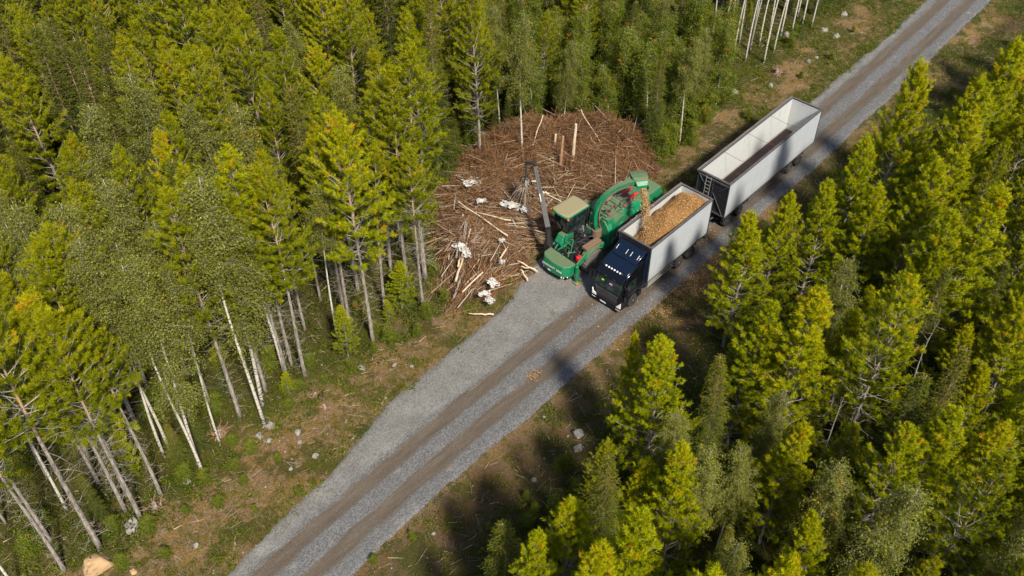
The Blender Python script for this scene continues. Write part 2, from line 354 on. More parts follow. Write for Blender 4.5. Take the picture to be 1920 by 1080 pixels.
def wig(u, ph): return 0.10*np.sin(u*0.37+ph)+0.05*np.sin(u*1.13+ph*2+1.5*np.sin(u*.31))+0.035*np.sin(u*3.1+ph*3+2*np.sin(u*.7))+0.03*np.sin(u*7.3+ph+3*np.sin(u*1.1))
Lq = np.interp(ru, ledge_u, ledge_v)+bend(np.maximum(ru, 0))*1.0+wig(ru, 1.0)+0.3; Rq = -1.25+bend(ru)+wig(ru, 3.0)*0.8
V_ = Rq[:, None]+(Lq-Rq)[:, None]*t[None]; U_ = np.repeat(ru[:, None], 41, 1)
edge = np.minimum(t, 1-t)*(Lq-Rq)[:, None]
vv_ = V_-bend(U_)
Z_ = 0.0+0.0*V_ - 0.035*(np.exp(-((vv_-0.42)/0.3)**2)+np.exp(-((vv_-2.45)/0.3)**2)) - 0.16*(1-sstep(0, 0.35, edge))
P_ = np.stack([U_.ravel(), V_.ravel(), Z_.ravel()+0.03], 1); idx = np.arange(len(ru)*41).reshape(len(ru), 41)
Q_ = np.stack([idx[:-1, :-1].ravel(), idx[1:, :-1].ravel(), idx[1:, 1:].ravel(), idx[:-1, 1:].ravel()], 1)
road = link('gravel_road', np_mesh('gravel_road', P_, Q_, M['road'], smooth=True, k=4)); road.location = (O[0], O[1], 0); road.rotation_euler = (0, 0, TH)
tag(road, kind='structure')

# ------------------------------------------------------------------ scatter helpers
def unit(a): return a/np.maximum(np.linalg.norm(a, axis=-1, keepdims=True), 1e-9)
def blades(P, D, Lg, Wd, rng):       # tapering triangles
    sd = unit(np.cross(D, rng.normal(size=D.shape))); h = sd*(Wd[:, None]*0.5)
    V = np.stack([P-h, P+h, P+D*Lg[:, None]], 1).reshape(-1, 3); return V, np.arange(len(V)).reshape(-1, 3)
def leaves(P, size, rng, up=0.3):    # rhombic leaves
    n = unit(rng.normal(size=P.shape)+np.array([0, 0, up])); a = unit(np.cross(n, rng.normal(size=P.shape))); b = np.cross(n, a)
    s = size[:, None]
    V = np.stack([P-a*s*0.5, P+b*s*0.33, P+a*s*0.5, P-b*s*0.33], 1).reshape(-1, 3); return V, np.arange(len(V)).reshape(-1, 4)
def tubes(A, B, r0, r1, n=3):        # many straight tapered sticks
    d = unit(B-A); a = unit(np.cross(d, np.array([0.31, 0.17, 0.93])+0*d)); b = np.cross(d, a)
    ks = np.arange(n)*2*np.pi/n
    ring = np.cos(ks)[None, :, None]*a[:, None]+np.sin(ks)[None, :, None]*b[:, None]
    V = np.concatenate([A[:, None]+ring*r0[:, None, None], B[:, None]+ring*r1[:, None, None]], 1)
    base = (np.arange(len(A))*2*n)[:, None]
    F = np.concatenate([np.stack([base[:, 0]+k, base[:, 0]+(k+1) % n, base[:, 0]+n+(k+1) % n, base[:, 0]+n+k], 1) for k in range(n)])
    return V.reshape(-1, 3), F
def rep(t, k): return np.repeat(np.asarray(t), k)

# ------------------------------------------------------------------ tree variants (mesh data only)
def trunk_mesh(name, H, r, rng, mat, lean=0.25, seg=14):
    ph = rng.uniform(0, 6.28, 4); zs = np.linspace(-0.5, H, seg)
    def axis(z):
        q = np.maximum(z, 0)/H
        return np.stack([lean*np.sin(q*3+ph[0])*q+0.05*np.sin(q*9+ph[1])*q, lean*np.sin(q*2.6+ph[2])*q+0.05*np.sin(q*8+ph[3])*q, z], -1)
    m = MB(); rad = [r*(1.25 if z < 0.1 else 1.0)*max(0.06, (1-max(z, 0)/H)**0.8) for z in zs]
    m.rods([tuple(axis(z)) for z in zs], rad, n=8)
    bmesh.ops.recalc_face_normals(m.bm, faces=m.bm.faces[:])
    me = bpy.data.meshes.new(name); m.bm.to_mesh(me); m.bm.free(); me.materials.append(mat)
    me.polygons.foreach_set('use_smooth', [True]*len(me.polygons)); return me, axis
def stick_mesh(name, segs, mat):
    A = np.array([s[0] for s in segs]); B = np.array([s[1] for s in segs]); r0 = np.array([s[2] for s in segs]); r1 = np.array([s[3] for s in segs])
    V, F = tubes(A, B, r0, r1); return np_mesh(name, V, F, mat, smooth=True, k=4)

def pine_variant(seed, H=15.0, cb=0.42, width=1.9, dens=1.0, dead=True, orange=0.0, young=False, bark='pinebark', leafmat='pine'):
    rng = np.random.default_rng(seed); tm, ax = trunk_mesh('pine_trunk', H, 0.13 if not young else 0.09, rng, M[bark])
    segs = []; SP = []; SD = []; ST = []
    z = H*cb; zt = H-0.45; first = z
    while z < zt:
        q = (z-first)/(zt-first)
        Lb0 = width*(min(1, 0.55+q*2.4))*(1-q)**0.72+0.16
        nb = rng.integers(4, 6)+(1 if q > 0.5 else 0); a0 = rng.uniform(0, 6.28)
        el = R(12+52*q)
        for k in range(nb):
            if rng.random() < 0.12: continue
            az = a0+k*2*np.pi/nb+rng.normal(0, 0.2); Lb = Lb0*rng.uniform(0.7, 1.22); e = el+rng.normal(0, 0.1)
            hd = np.array([math.cos(az), math.sin(az), 0]); st = ax(z+rng.normal(0, 0.05)); npt = 6
            def pt(s): return st+hd*(Lb*s*math.cos(e))+np.array([0, 0, Lb*(s*math.sin(e)+0.22*s*s)])
            pts = [pt(i/npt) for i in range(npt+1)]
            br = 0.012+0.010*Lb
            for i in range(npt): segs.append((pts[i], pts[i+1], br*(1-i/npt*0.75), br*(1-(i+1)/npt*0.75)))
            ntw = max(2, int(Lb*5.2*dens)); t0 = 0.30 if q < 0.6 else 0.12
            for s in np.linspace(t0, 1.0, ntw):
                p = pt(s); side = rng.choice([-1, 1]); sp = math.radians(rng.uniform(35, 65))*side if s < 0.97 else 0
                dd = np.array([math.cos(az+sp), math.sin(az+sp), math.tan(e)*0.6+rng.uniform(0.05, 0.5)]); dd /= np.linalg.norm(dd)
                tl = rng.uniform(0.22, 0.6)*(1.15-s*0.6)*(0.6+0.4*min(1, Lb)); tl = max(tl, 0.16)
                p2 = p+dd*tl; segs.append((p, p2, 0.009, 0.005))
                nsh = 1+int(tl/0.17*dens)
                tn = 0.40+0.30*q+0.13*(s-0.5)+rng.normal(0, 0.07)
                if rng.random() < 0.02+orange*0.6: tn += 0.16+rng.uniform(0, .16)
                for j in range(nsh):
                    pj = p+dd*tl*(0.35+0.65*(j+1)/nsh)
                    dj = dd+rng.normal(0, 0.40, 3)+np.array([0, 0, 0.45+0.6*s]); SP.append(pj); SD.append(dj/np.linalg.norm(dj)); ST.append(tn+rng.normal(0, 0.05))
        z += rng.uniform(0.34, 0.52)*(1.0 if q < 0.7 else 0.8)
    tp = ax(H-0.7)
    for j in range(13):
        SP.append(tp+np.array([rng.normal(0, 0.04), rng.normal(0, 0.04), j*0.075])); d = np.array([rng.normal(0, .35), rng.normal(0, .35), 1.0]); SD.append(d/np.linalg.norm(d)); ST.append(0.7)
    if dead:
        z = H*0.06
        while z < first+1.5:
            for k in range(rng.integers(2, 5)):
                az = rng.uniform(0, 6.28); Lb = rng.uniform(0.4, 1.7)*(0.5+0.5*z/first); e = rng.uniform(-0.35, 0.3)
                st = ax(z); p = st; d = np.array([math.cos(az)*math.cos(e), math.sin(az)*math.cos(e), math.sin(e)])
                for i in range(3):
                    d2 = unit(d+rng.normal(0, 0.22, 3)); p2 = p+d2*Lb/3; segs.append((p, p2, 0.013-0.003*i, 0.010-0.003*i))
                    if rng.random() < 0.7:
                        dd = unit(d2+rng.normal(0, 0.6, 3)); segs.append((p2, p2+dd*rng.uniform(0.15, 0.5), 0.006, 0.003))
                    p = p2; d = d2
            z += rng.uniform(0.25, 0.55)
    SP = np.array(SP); SD = np.array(SD); ST = np.array(ST); k = 32; n = len(SP)
    P = rep(SP[:, 0], k), rep(SP[:, 1], k), rep(SP[:, 2], k); P = np.stack(P, 1); Dm = np.repeat(SD, k, 0)
    tt = rng.uniform(-0.35, 1.0, n*k); Pn = P+Dm*(tt*0.20)[:, None]
    rad = unit(np.cross(Dm, rng.normal(size=Dm.shape))); dn = unit(Dm*(0.35+0.55*np.maximum(tt, 0))[:, None]+rad*0.75)
    V, F = blades(Pn, dn, rng.uniform(0.11, 0.20, n*k), rng.uniform(0.022, 0.036, n*k), rng)
    tn = rep(rep(ST, k)+rng.normal(0, 0.05, n*k), 3)
    # pale growing tips, older needles darker
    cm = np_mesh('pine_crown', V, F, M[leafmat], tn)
    bm_ = stick_mesh('pine_branches', segs, M['deadwood'])
    return dict(H=H, parts=[('trunk', tm), ('branches', bm_), ('crown', cm)])

def spruce_variant(seed, H=15.0, width=1.7):
    rng = np.random.default_rng(seed); tm, ax = trunk_mesh('spruce_trunk', H, 0.14, rng, M['pinebark'], lean=0.1)
    segs = []; SP = []; SD = []; ST = []; z = H*0.10
    while z < H-0.15:
        q = z/H; Lb0 = width*(1-q)**0.8+0.12; nb = rng.integers(5, 8); a0 = rng.uniform(0, 6.28)
        for k in range(nb):
            az = a0+k*2*np.pi/nb+rng.normal(0, 0.2); Lb = Lb0*rng.uniform(0.7, 1.15); droop = (-0.42+0.85*q)
            hd = np.array([math.cos(az), math.sin(az), 0]); sd = np.array([-hd[1], hd[0], 0]); st = ax(z)
            def pt(s): return st+hd*Lb*s+np.array([0, 0, Lb*(droop*s+0.22*s*s)])
            segs.append((pt(0), pt(0.5), 0.016, 0.011)); segs.append((pt(0.5), pt(1), 0.011, 0.004))
            tn = 0.35+0.35*q+rng.normal(0, 0.1)
            for s in np.linspace(0.2, 1.0, max(3, int(Lb*5.5))):
                p = pt(s)
                for side in (-1, 1):
                    tl = (0.16+0.36*(1-s))*min(1, Lb)*rng.uniform(0.7, 1.2); dd = unit(hd*0.8+sd*side*0.8+np.array([0, 0, -0.35]))
                    for j in range(max(1, int(tl/0.15))):
                        SP.append(p+dd*tl*(j+0.5)/max(1, int(tl/0.15))); SD.append(dd); ST.append(tn+0.25*(s-0.5)+rng.normal(0, .05))
        z += rng.uniform(0.22, 0.34)
    SP = np.array(SP); SD = np.array(SD); ST = np.array(ST); k = 14; n = len(SP)
    P = np.repeat(SP, k, 0); Dm = np.repeat(SD, k, 0); tt = rng.uniform(-0.5, 0.9, n*k)
    rad = unit(np.cross(Dm, rng.normal(size=Dm.shape)))
    V, F = blades(P+Dm*(tt*0.17)[:, None], unit(Dm*0.8+rad*0.6+np.array([0, 0, -0.15])), rng.uniform(0.08, 0.14, n*k), rng.uniform(0.022, 0.036, n*k), rng)
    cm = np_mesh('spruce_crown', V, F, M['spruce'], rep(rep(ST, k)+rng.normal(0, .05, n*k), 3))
    return dict(H=H, parts=[('trunk', tm), ('branches', stick_mesh('spruce_branches', segs, M['pinebark'])), ('crown', cm)])

def birch_variant(seed, H=15.0, cb=0.45, width=1.6, nleaf=15000, mat='birch', leaf=0.10, r=0.10, yellow=0.02, trunkmat='birchbark'):
    rng = np.random.default_rng(seed); tm, ax = trunk_mesh('birch_trunk', H, r, rng, M[trunkmat], lean=0.5)
    segs = []; C0 = []; Wt = []; z = H*cb; f0 = z
    while z < H-0.2:
        q = (z-f0)/(H-f0); Lb0 = width*math.sin(math.pi*min(1, 0.18+0.80*q)**0.85)**0.7*0.95+0.25
        for k in range(rng.integers(2, 4)):
            az = rng.uniform(0, 6.28); Lb = Lb0*rng.uniform(0.6, 1.2); e = R(rng.uniform(25, 60))
            hd = np.array([math.cos(az), math.sin(az), 0]); st = ax(z)
            def pt(s): return st+hd*Lb*s*math.cos(e)*1.1+np.array([0, 0, Lb*(s*math.sin(e)-0.55*s*s)])
            for i in range(4): segs.append((pt(i/4), pt((i+1)/4), 0.016*(1-i/5), 0.016*(1-(i+1)/5)))
            for s in np.linspace(0.25, 1.0, max(3, int(Lb*5))):
                p = pt(s)+rng.normal(0, 0.13, 3); C0.append(p); Wt.append(rng.uniform(0.5, 1.3))
                dl = rng.uniform(0.15, 0.45); p2 = p+np.array([rng.normal(0, .2), rng.normal(0, .2), -dl]); C0.append(p2); Wt.append(rng.uniform(0.4, 1.0)); segs.append((pt(s), p2, 0.005, 0.003))
        z += rng.uniform(0.16, 0.30)
    for z in np.arange(H*0.25, f0, 0.6):
        az = rng.uniform(0, 6.28); st = ax(z); segs.append((st, st+np.array([math.cos(az), math.sin(az), rng.uniform(-.2, .5)])*rng.uniform(.3, 1.1), 0.010, 0.004))
    C0 = np.array(C0); Wt = np.array(Wt); Wt /= Wt.sum(); ci = rng.choice(len(C0), nleaf, p=Wt); cl = rng.normal(0, 0.11, len(C0))
    P = C0[ci]+rng.normal(0, 1, (nleaf, 3))*np.array([0.115, 0.115, 0.16])
    V, F = leaves(P, rng.uniform(0.6, 1.25, nleaf)*leaf, rng)
    q = (P[:, 2]-f0)/(H-f0); tn = 0.40+0.16*q+cl[ci]+rng.normal(0, 0.09, nleaf)
    tn = np.minimum(tn, 0.90); yc = rng.random(len(C0)) < yellow; tn = np.where(yc[ci] | (rng.random(nleaf) < yellow*0.05), 1.0, tn)
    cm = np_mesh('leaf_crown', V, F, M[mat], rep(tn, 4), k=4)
    return dict(H=H, parts=[('trunk', tm), ('branches', stick_mesh('birch_branches', segs, M['deadwood'])), ('crown', cm)])
def snag_variant(seed, H=11.0):
    rng = np.random.default_rng(seed); tm, ax = trunk_mesh('dead_trunk', H, 0.08, rng, M['deadwood'], lean=0.4); segs = []
    for z in np.arange(1.0, H-0.2, 0.28):
        az = rng.uniform(0, 6.28); st = ax(z); L_ = rng.uniform(0.3, 1.4)*(1-0.6*z/H); d = np.array([math.cos(az), math.sin(az), rng.uniform(-.3, .6)])
        m_ = st+d*L_*0.5; segs.append((st, m_, 0.012, 0.008)); segs.append((m_, m_+unit(d+rng.normal(0, .3, 3))*L_*0.6, 0.008, 0.003))
    return dict(H=H, parts=[('trunk', tm), ('branches', stick_mesh('dead_branches', segs, M['deadwood']))])

KINDS = {
 'pine': [pine_variant(10+i, 15, cb, w, 1.0) for i, (cb, w) in enumerate(((.27, 2.5), (.36, 2.2), (.45, 2.0), (.30, 2.7), (.40, 1.9), (.33, 2.2), (.24, 2.4)))],
 'edge_pine': [pine_variant(20+i, 16, cb, w, 1.05) for i, (cb, w) in enumerate(((.46, 2.3), (.52, 1.9), (.58, 2.1)))],
 'orange_pine': [pine_variant(30, 16, .40, 2.7, 1.05, orange=0.28, leafmat='limepine'), pine_variant(31, 15, .38, 2.4, 1.0, orange=0.14, leafmat='limepine')],
 'road_pine': [pine_variant(40+i, 13, cb, w, 1.15, orange=o, leafmat='limepine') for i, (cb, w, o) in enumerate(((.10, 2.7, .03), (.12, 2.3, .07), (.08, 2.9, .04), (.14, 2.1, .02)))],
 'spruce': [spruce_variant(50+i, 15, w) for i, w in enumerate((1.9, 1.5, 1.7))],
 'birch': [birch_variant(60+i, 15, cb, w, nl, yellow=y) for i, (cb, w, nl, y) in enumerate(((.38, 1.45, 19000, .004), (.42, 1.3, 17000, .03), (.34, 1.6, 22000, .0), (.5, 1.2, 14000, .01)))],
 'edge_birch': [birch_variant(64+i, 16, cb, w, nl, yellow=y) for i, (cb, w, nl, y) in enumerate(((.58, 1.25, 12000, .003), (.64, 1.1, 10000, .01), (.53, 1.4, 14000, .003)))],
 'young_birch': [birch_variant(70+i, 9, cb, w, nl, mat='brightleaf', leaf=.10, r=.055, yellow=.02) for i, (cb, w, nl) in enumerate(((.10, 1.35, 17000), (.16, 1.2, 14000), (.08, 1.5, 19000)))],
 'rowan': [birch_variant(80, 5, .12, 1.2, 9000, mat='brightleaf', leaf=.11, r=.04, yellow=.10, trunkmat='pinebark'), birch_variant(81, 5, .1, 1.0, 8000, mat='brightleaf', leaf=.12, r=.04, yellow=.02, trunkmat='pinebark')],
 'dead_tree': [snag_variant(90), snag_variant(91, 9)],
}
NAMES = {'edge_birch': 'birch_tree', 'edge_pine': 'pine_tree', 'pine': 'pine_tree', 'orange_pine': 'pine_tree', 'road_pine': 'pine_tree', 'spruce': 'spruce_tree', 'birch': 'birch_tree', 'young_birch': 'birch_tree', 'rowan': 'shrub', 'dead_tree': 'dead_tree'}
CATS = {'edge_birch': 'birch tree', 'edge_pine': 'pine tree', 'pine': 'pine tree', 'orange_pine': 'pine tree', 'road_pine': 'pine tree', 'spruce': 'spruce tree', 'birch': 'birch tree', 'young_birch': 'birch tree', 'rowan': 'shrub', 'dead_tree': 'dead tree'}
rt = random.Random(11); ALL = []
def tree(kind, x, y, h, label, group=None, var=None, rz=None, lean=(0, 0), fat=1.0):
    vs_ = KINDS[kind]; v = vs_[rt.randrange(len(vs_)) if var is None else var]
    s = h/v['H']; r = empty(NAMES[kind], (x, y, gw(x, y)-0.03), rt.uniform(0, 6.28) if rz is None else rz)
    r.rotation_euler = (lean[0], lean[1], r.rotation_euler[2]); r.scale = (s*fat, s*fat, s)
    for n, me in v['parts']: link(n, me, r)
    tag(r, label, CATS[kind], group); ALL.append((x, y, h, kind)); return r
def by_top(kind, px, py, h, label, **kw):
    x, y = at(px, py, h); return tree(kind, x, y, h, label, **kw)
def by_base(kind, px, py, h, label, **kw):
    x, y = at(px, py, 0); return tree(kind, x, y, h, label, **kw)
def lean_to(x, y, ang): return ang

# ---- trees told apart in the photograph -------------------------------------------------
GR = 'pines in the front row right of the road'
by_top('road_pine', 1735, 112, 16, 'tallest yellow green pine of the row right of the road, beyond the trailer end', group=GR, var=0, fat=.85)
by_top('road_pine', 1630, 262, 13.5, 'tall yellow green pine right of the road beside the rear of the trailer', group=GR, var=1, fat=.95)
by_top('road_pine', 1478, 366, 11, 'bright pine right of the road beside the front of the trailer', group=GR, var=2)
by_top('road_pine', 1560, 340, 12, 'bright pine right of the road beside the middle of the trailer', group=GR, var=3)
by_top('road_pine', 1413, 392, 11.3, 'bright pine right of the road nearest the back of the loaded truck', group=GR, var=3, fat=1.15)
by_top('road_pine', 1248, 632, 12, 'broad bright pine with orange tinge right of the road below the truck', group=GR, var=1, fat=1.15)
by_top('road_pine', 1192, 636, 10.0, 'slim bright pine with a narrow tip just left of the broad orange tinged pine', group=GR, var=3, fat=.7)
by_top('pine', 1142, 822, 8.5, 'short dull green pine near the grey boulder right of the road', group=GR, var=0)
by_top('road_pine', 1285, 832, 13, 'slim yellow pine with orange tips behind the short dull pine, lower right', var=1, fat=.85)
by_top('road_pine', 1185, 953, 16, 'bright yellow pine top at the lower edge of the photo, centre right', var=0, fat=.85)
by_top('road_pine', 1005, 1008, 12, 'small bright yellow pine top at the bottom edge, leftmost right of the road', var=3, fat=.85)
by_top('spruce', 945, 988, 9, 'blue green conifer top at the bottom edge beside the small yellow pine top', var=0, fat=1.5)
by_top('road_pine', 1120, 1020, 15, 'yellow pine tip at the bottom edge between the two bright pine tops', var=1, fat=.8)
by_top('road_pine', 1472, 1045, 15, 'pine tip barely entering the bottom edge right of centre', var=2, fat=.8)
by_top('road_pine', 1332, 1052, 16, 'pine tip cut by the bottom edge below the slim orange tipped pine', var=2, fat=.8)
by_top('road_pine', 1530, 548, 14, 'tall bright pine with a bare grey trunk right of the loaded truck, mid forest', var=1, fat=1.1)
by_top('orange_pine', 1702, 528, 15, 'tall pine with orange tinged needles in the middle of the right forest', var=1)
by_top('road_pine', 1872, 350, 15.5, 'large bright pine with wide crown near the right edge, mid height', var=3, fat=1.15)
by_top('road_pine', 1782, 388, 14, 'bright pine left of the large wide crowned pine near the right edge', var=0)
by_top('road_pine', 1905, 68, 16, 'pine with long yellow crown at the upper right edge', var=0)
by_top('road_pine', 1850, 148, 15, 'pine with long yellow crown just left of the upper right edge', var=2)
by_top('road_pine', 1820, 215, 14.5, 'second pine of the line behind the roadside row, upper right', var=1)
by_top('road_pine', 1760, 300, 14, 'pine standing in the gap behind the tallest roadside pine', var=0)
by_top('orange_pine', 1717, 800, 13, 'spreading dull pine with orange needle tips in the lower right', var=0)
by_top('pine', 1890, 848, 14, 'pine with thin see-through crown at the lower right edge', var=2)
by_top('birch', 1602, 488, 11, 'pale grey green birch crown among the right side pines', var=2)
by_top('birch', 1285, 768, 9.5, 'small pale birch between the orange tinged pine and the slim yellow pine', var=0)
by_top('birch', 1398, 828, 9.5, 'dark soft crowned birch in the lower right among the pines', var=2)
by_top('birch', 1375, 1010, 10, 'small birch at the bottom of the right forest', var=1)
by_top('rowan', 1240, 868, 4.5, 'orange and yellow tinged rowan shrub under the lower right pines', var=0)
# left of the road
by_top('orange_pine', 635, 205, 17.8, 'bright orange yellow pine with a full crown left of the brush pile', var=0, fat=.95, rz=1.0)
by_base('edge_birch', 497, 800, 18.3, 'tall birch with a long straight white trunk at the forest edge, left of the road', var=1)
by_base('edge_birch', 382, 890, 16.2, 'slender white birch leaning left, second from the road at the lower left', var=1)
x_, y_ = at(190, 1030)
tb = tree('edge_pine', x_, y_, 18.5, 'tall pine with an orange brown bare trunk at the lower left corner', var=2, fat=1.05)
by_top('orange_pine', 432, 282, 17.2, 'bright yellow pine with dense crown over bare grey trunks, left of centre', var=1, fat=1.0)
by_top('birch', 372, 335, 17.5, 'large grey green birch crown left of the bright yellow pine', var=2, fat=1.1)
by_top('pine', 760, 85, 18.2, 'tall pine with long bare twiggy trunk directly left of the brush pile', var=2, fat=1.15)
by_top('pine', 722, 130, 17.2, 'pine with twin looking trunk just left of the tall pine beside the brush pile', var=4)
by_top('pine', 512, 62, 16, 'yellow green pine with a visible pale upper trunk, upper left middle', var=4, fat=1.1)
by_top('pine', 312, 214, 15.2, 'bright pine tip standing between two grey green birches', var=1)
by_top('birch', 232, 130, 16.5, 'soft grey green birch crown in the upper left', var=2)
by_top('birch', 168, 182, 16.5, 'grey green birch with a pale trunk showing through, upper left', var=0)
by_top('birch', 130, 372, 15.5, 'wide birch crown with yellow leaf tufts at the middle left', var=1, fat=1.2)
by_top('birch', 40, 392, 15, 'broad birch crown at the left edge, mid height', var=2, fat=1.15)
by_top('birch', 455, 186, 15.5, 'birch with clusters of yellow leaves left of the orange yellow pine', var=1)
by_top('birch', 232, 500, 16, 'pale birch crown below the wide yellow tufted birch', var=0)
by_top('orange_pine', 60, 560, 15.5, 'bright green gold pine at the left edge of the lower forest', var=1, fat=1.15)
by_top('spruce', 178, 45, 15, 'narrow spruce with drooping boughs near the top left', var=1)
by_top('spruce', 92, 30, 15, 'dark spruce near the top left corner', var=0)
by_top('birch', 982, 20, 14, 'tall birch with a white trunk rising above the brush pile, top centre', var=3)
by_top('orange_pine', 292, 245, 15, 'gold tinged slim pine behind the large grey green birch', var=1, fat=.8)
for px, py, h, k, lb in ((450, 782, 17.5, 'edge_pine', 'bare grey pine trunk left of the long white birch trunk'),
  (500, 738, 16, 'edge_pine', 'grey trunked pine directly behind the long white birch trunk'),
  (533, 700, 16.5, 'edge_birch', 'pale trunked birch in the cluster below the bright yellow pine'),
  (548, 688, 15, 'edge_pine', 'thin pine beside the pale trunked birch cluster'),
  (573, 710, 16, 'edge_pine', 'straight brownish pine trunk at the right of the trunk cluster'),
  (657, 625, 15.5, 'edge_pine', 'grey trunked pine standing close behind the bright orange yellow pine'),
  (636, 646, 13, 'edge_birch', 'very thin white birch left of the orange yellow pine trunk'),
  (268, 980, 16.5, 'edge_pine', 'grey pine trunk ending at the pale boulder, lower left'),
  (235, 958, 15.5, 'edge_pine', 'grey pine trunk second from the pale boulder, lower left'),
  (302, 928, 14.5, 'edge_pine', 'reddish brown pine trunk between the leaning birch and the boulder'),
  (316, 838, 16.5, 'edge_birch', 'right trunk of the paired white birches, lower left'),
  (306, 850, 15.5, 'edge_birch', 'left trunk of the paired white birches, lower left'),
  (400, 772, 15, 'edge_birch', 'thin birch between the white birch pair and the grey trunks'),
  (120, 1068, 15, 'edge_pine', 'grey trunk nearest the bottom edge at the lower left'),
  (125, 955, 15, 'edge_birch', 'birch trunk left of the orange brown bare pine trunk'),
  (365, 800, 13, 'edge_birch', 'thinnest grey birch left of the forest gap'),
  (185, 905, 14, 'edge_pine', 'short grey pine trunk behind the orange brown trunk')):
    by_base(k, px, py, h, lb)
for i, (px, py, h, v_, lb) in enumerate(((1432, 118, 15, 0, 'white birch trunk standing foremost at the clearing, top right of centre'),
  (1450, 99, 14, 1, 'grey birch trunk with a forked partner, top right group'), (1406, 96, 15, 2, 'mottled birch trunk in the middle of the top right group'),
  (1375, 104, 14.5, 3, 'greyish trunk left of the mottled birch, top right group'), (1365, 100, 13, 1, 'thin pale trunk beside the greyish one, top right group'),
  (1344, 133, 14.5, 0, 'leftmost thick trunk of the top right birch group'), (1398, 112, 13.5, 3, 'thin trunk in front of the mottled birch, top right group'),
  (1423, 87, 14, 1, 'slim birch just behind the foremost birch, top right group'), (1484, 62, 14, 3, 'birch trunk nearest the grassy verge at the top edge'),
  (1503, 50, 14, 1, 'white birch trunk right of the others at the top edge'), (1520, 55, 13, 0, 'rightmost slim birch trunk at the top edge clearing'),
  (1164, 237, 9.5, 3, 'thin white birch growing from the right end of the brush pile'), (1190, 234, 8.5, 1, 'thin birch right of the white one behind the brush pile'),
  (1276, 180, 9.5, 0, 'birch with pale trunk left of the trailer rear, in the thicket'), (1307, 180, 8.5, 2, 'short birch at the thicket edge nearest the trailer rear'),
  (1211, 216, 8, 1, 'small birch behind the right corner of the brush pile'))):
    by_base('edge_birch' if i < 11 else 'young_birch', px, py, h, lb, var=v_ % 3)

for i, (px, py, h, lb) in enumerate(((1352, 92, 13.5, 'thin trunk behind the leftmost thick one, top right group'), (1386, 82, 14, 'slender white trunk at the back between the greyish and mottled birches'), (1412, 66, 14, 'white trunk at the back of the middle of the top right group'),
    (1441, 70, 14, 'white trunk behind the forked grey birch, top right group'), (1462, 74, 13, 'slim white trunk just right of the forked grey birch'), (1470, 40, 14, 'white trunk at the top edge left of the grassy verge group'), (1334, 82, 13, 'back left trunk of the top right birch group'), (1494, 34, 14, 'farthest birch trunk near the verge at the top edge'))):
    by_base('edge_birch', px, py, h, lb, var=i % 3)
# ---- the rest of the forest -----------------------------------------------------------------
PILE = [(-4.2, 45.8), (-1.2, 47), (1.2, 50.3), (2.0, 53), (3.6, 56.2), (9.2, 58.8), (12.0, 61.5), (11.5, 65.5), (6, 67.5), (1.5, 67), (-3.0, 65), (-4.6, 61), (-5.4, 56), (-5.6, 51)]
PA = np.array(PILE)
def sdist(x, y):
    x = np.asarray(x, float); y = np.asarray(y, float); d = np.full(x.shape, 1e9); ins = np.zeros(x.shape, bool)
    for i in range(len(PA)):
        a = PA[i]; b = PA[(i+1) % len(PA)]; e = b-a; w0 = x-a[0]; w1 = y-a[1]
        t_ = np.clip((w0*e[0]+w1*e[1])/(e@e), 0, 1); d = np.minimum(d, np.hypot(w0-e[0]*t_, w1-e[1]*t_))
        c_ = ((a[1] > y) != (b[1] > y)) & (x < (b[0]-a[0])*(y-a[1])/(b[1]-a[1]+1e-12)+a[0]); ins ^= c_
    return np.where(ins, d, -d)
rf = random.Random(4)
def pix(x, y, z):
    d = y*_c-(z-CAMH)*_s; return 960+1800*x/d, 540-1800*(y*_s+(z-CAMH)*_c)/d
def seen(x, y, h):
    p = [pix(x, y, z) for z in (0, h*0.5, h)]
    return any(-70 < a < 2020 and -10 < b < 1120 for a, b in p)
def region(x, y):
    u, v = UV(x, y); v -= float(bend(np.array(u)))
    if sdist(x, y) > (-0.7 if y < 62 else 1.3+1.0*math.sin(x*1.7)): return None
    if v > 0:
        lim = 10.2 if u < -12 else (10.0 if u < 10 else 8.6+0.035*max(0, u-20))
        if u > 24: lim = 11.0
        if v < lim: return None
        edge_ = v-lim
        if u > 8 and x > 0.5 and u < 27 and edge_ < 9: return 'thicket'
        if y > 66 and -4 < x < 12 and y < 80: return 'thicket'
        if x < -0.36*y-4 and y > 44: return 'upper left'
        if u < -8 and edge_ < 7: return 'left edge'
        return 'left'
    lim = -8.2 if u < -10 else (-8.8 if u < 8 else -8.5)
    if v > lim-2.2: return None
    return 'right'
LATE = []; LATE2 = []
MIN = {'thicket': 1.9, 'upper left': 2.4, 'left edge': 2.0, 'left': 2.55, 'right': 2.15}
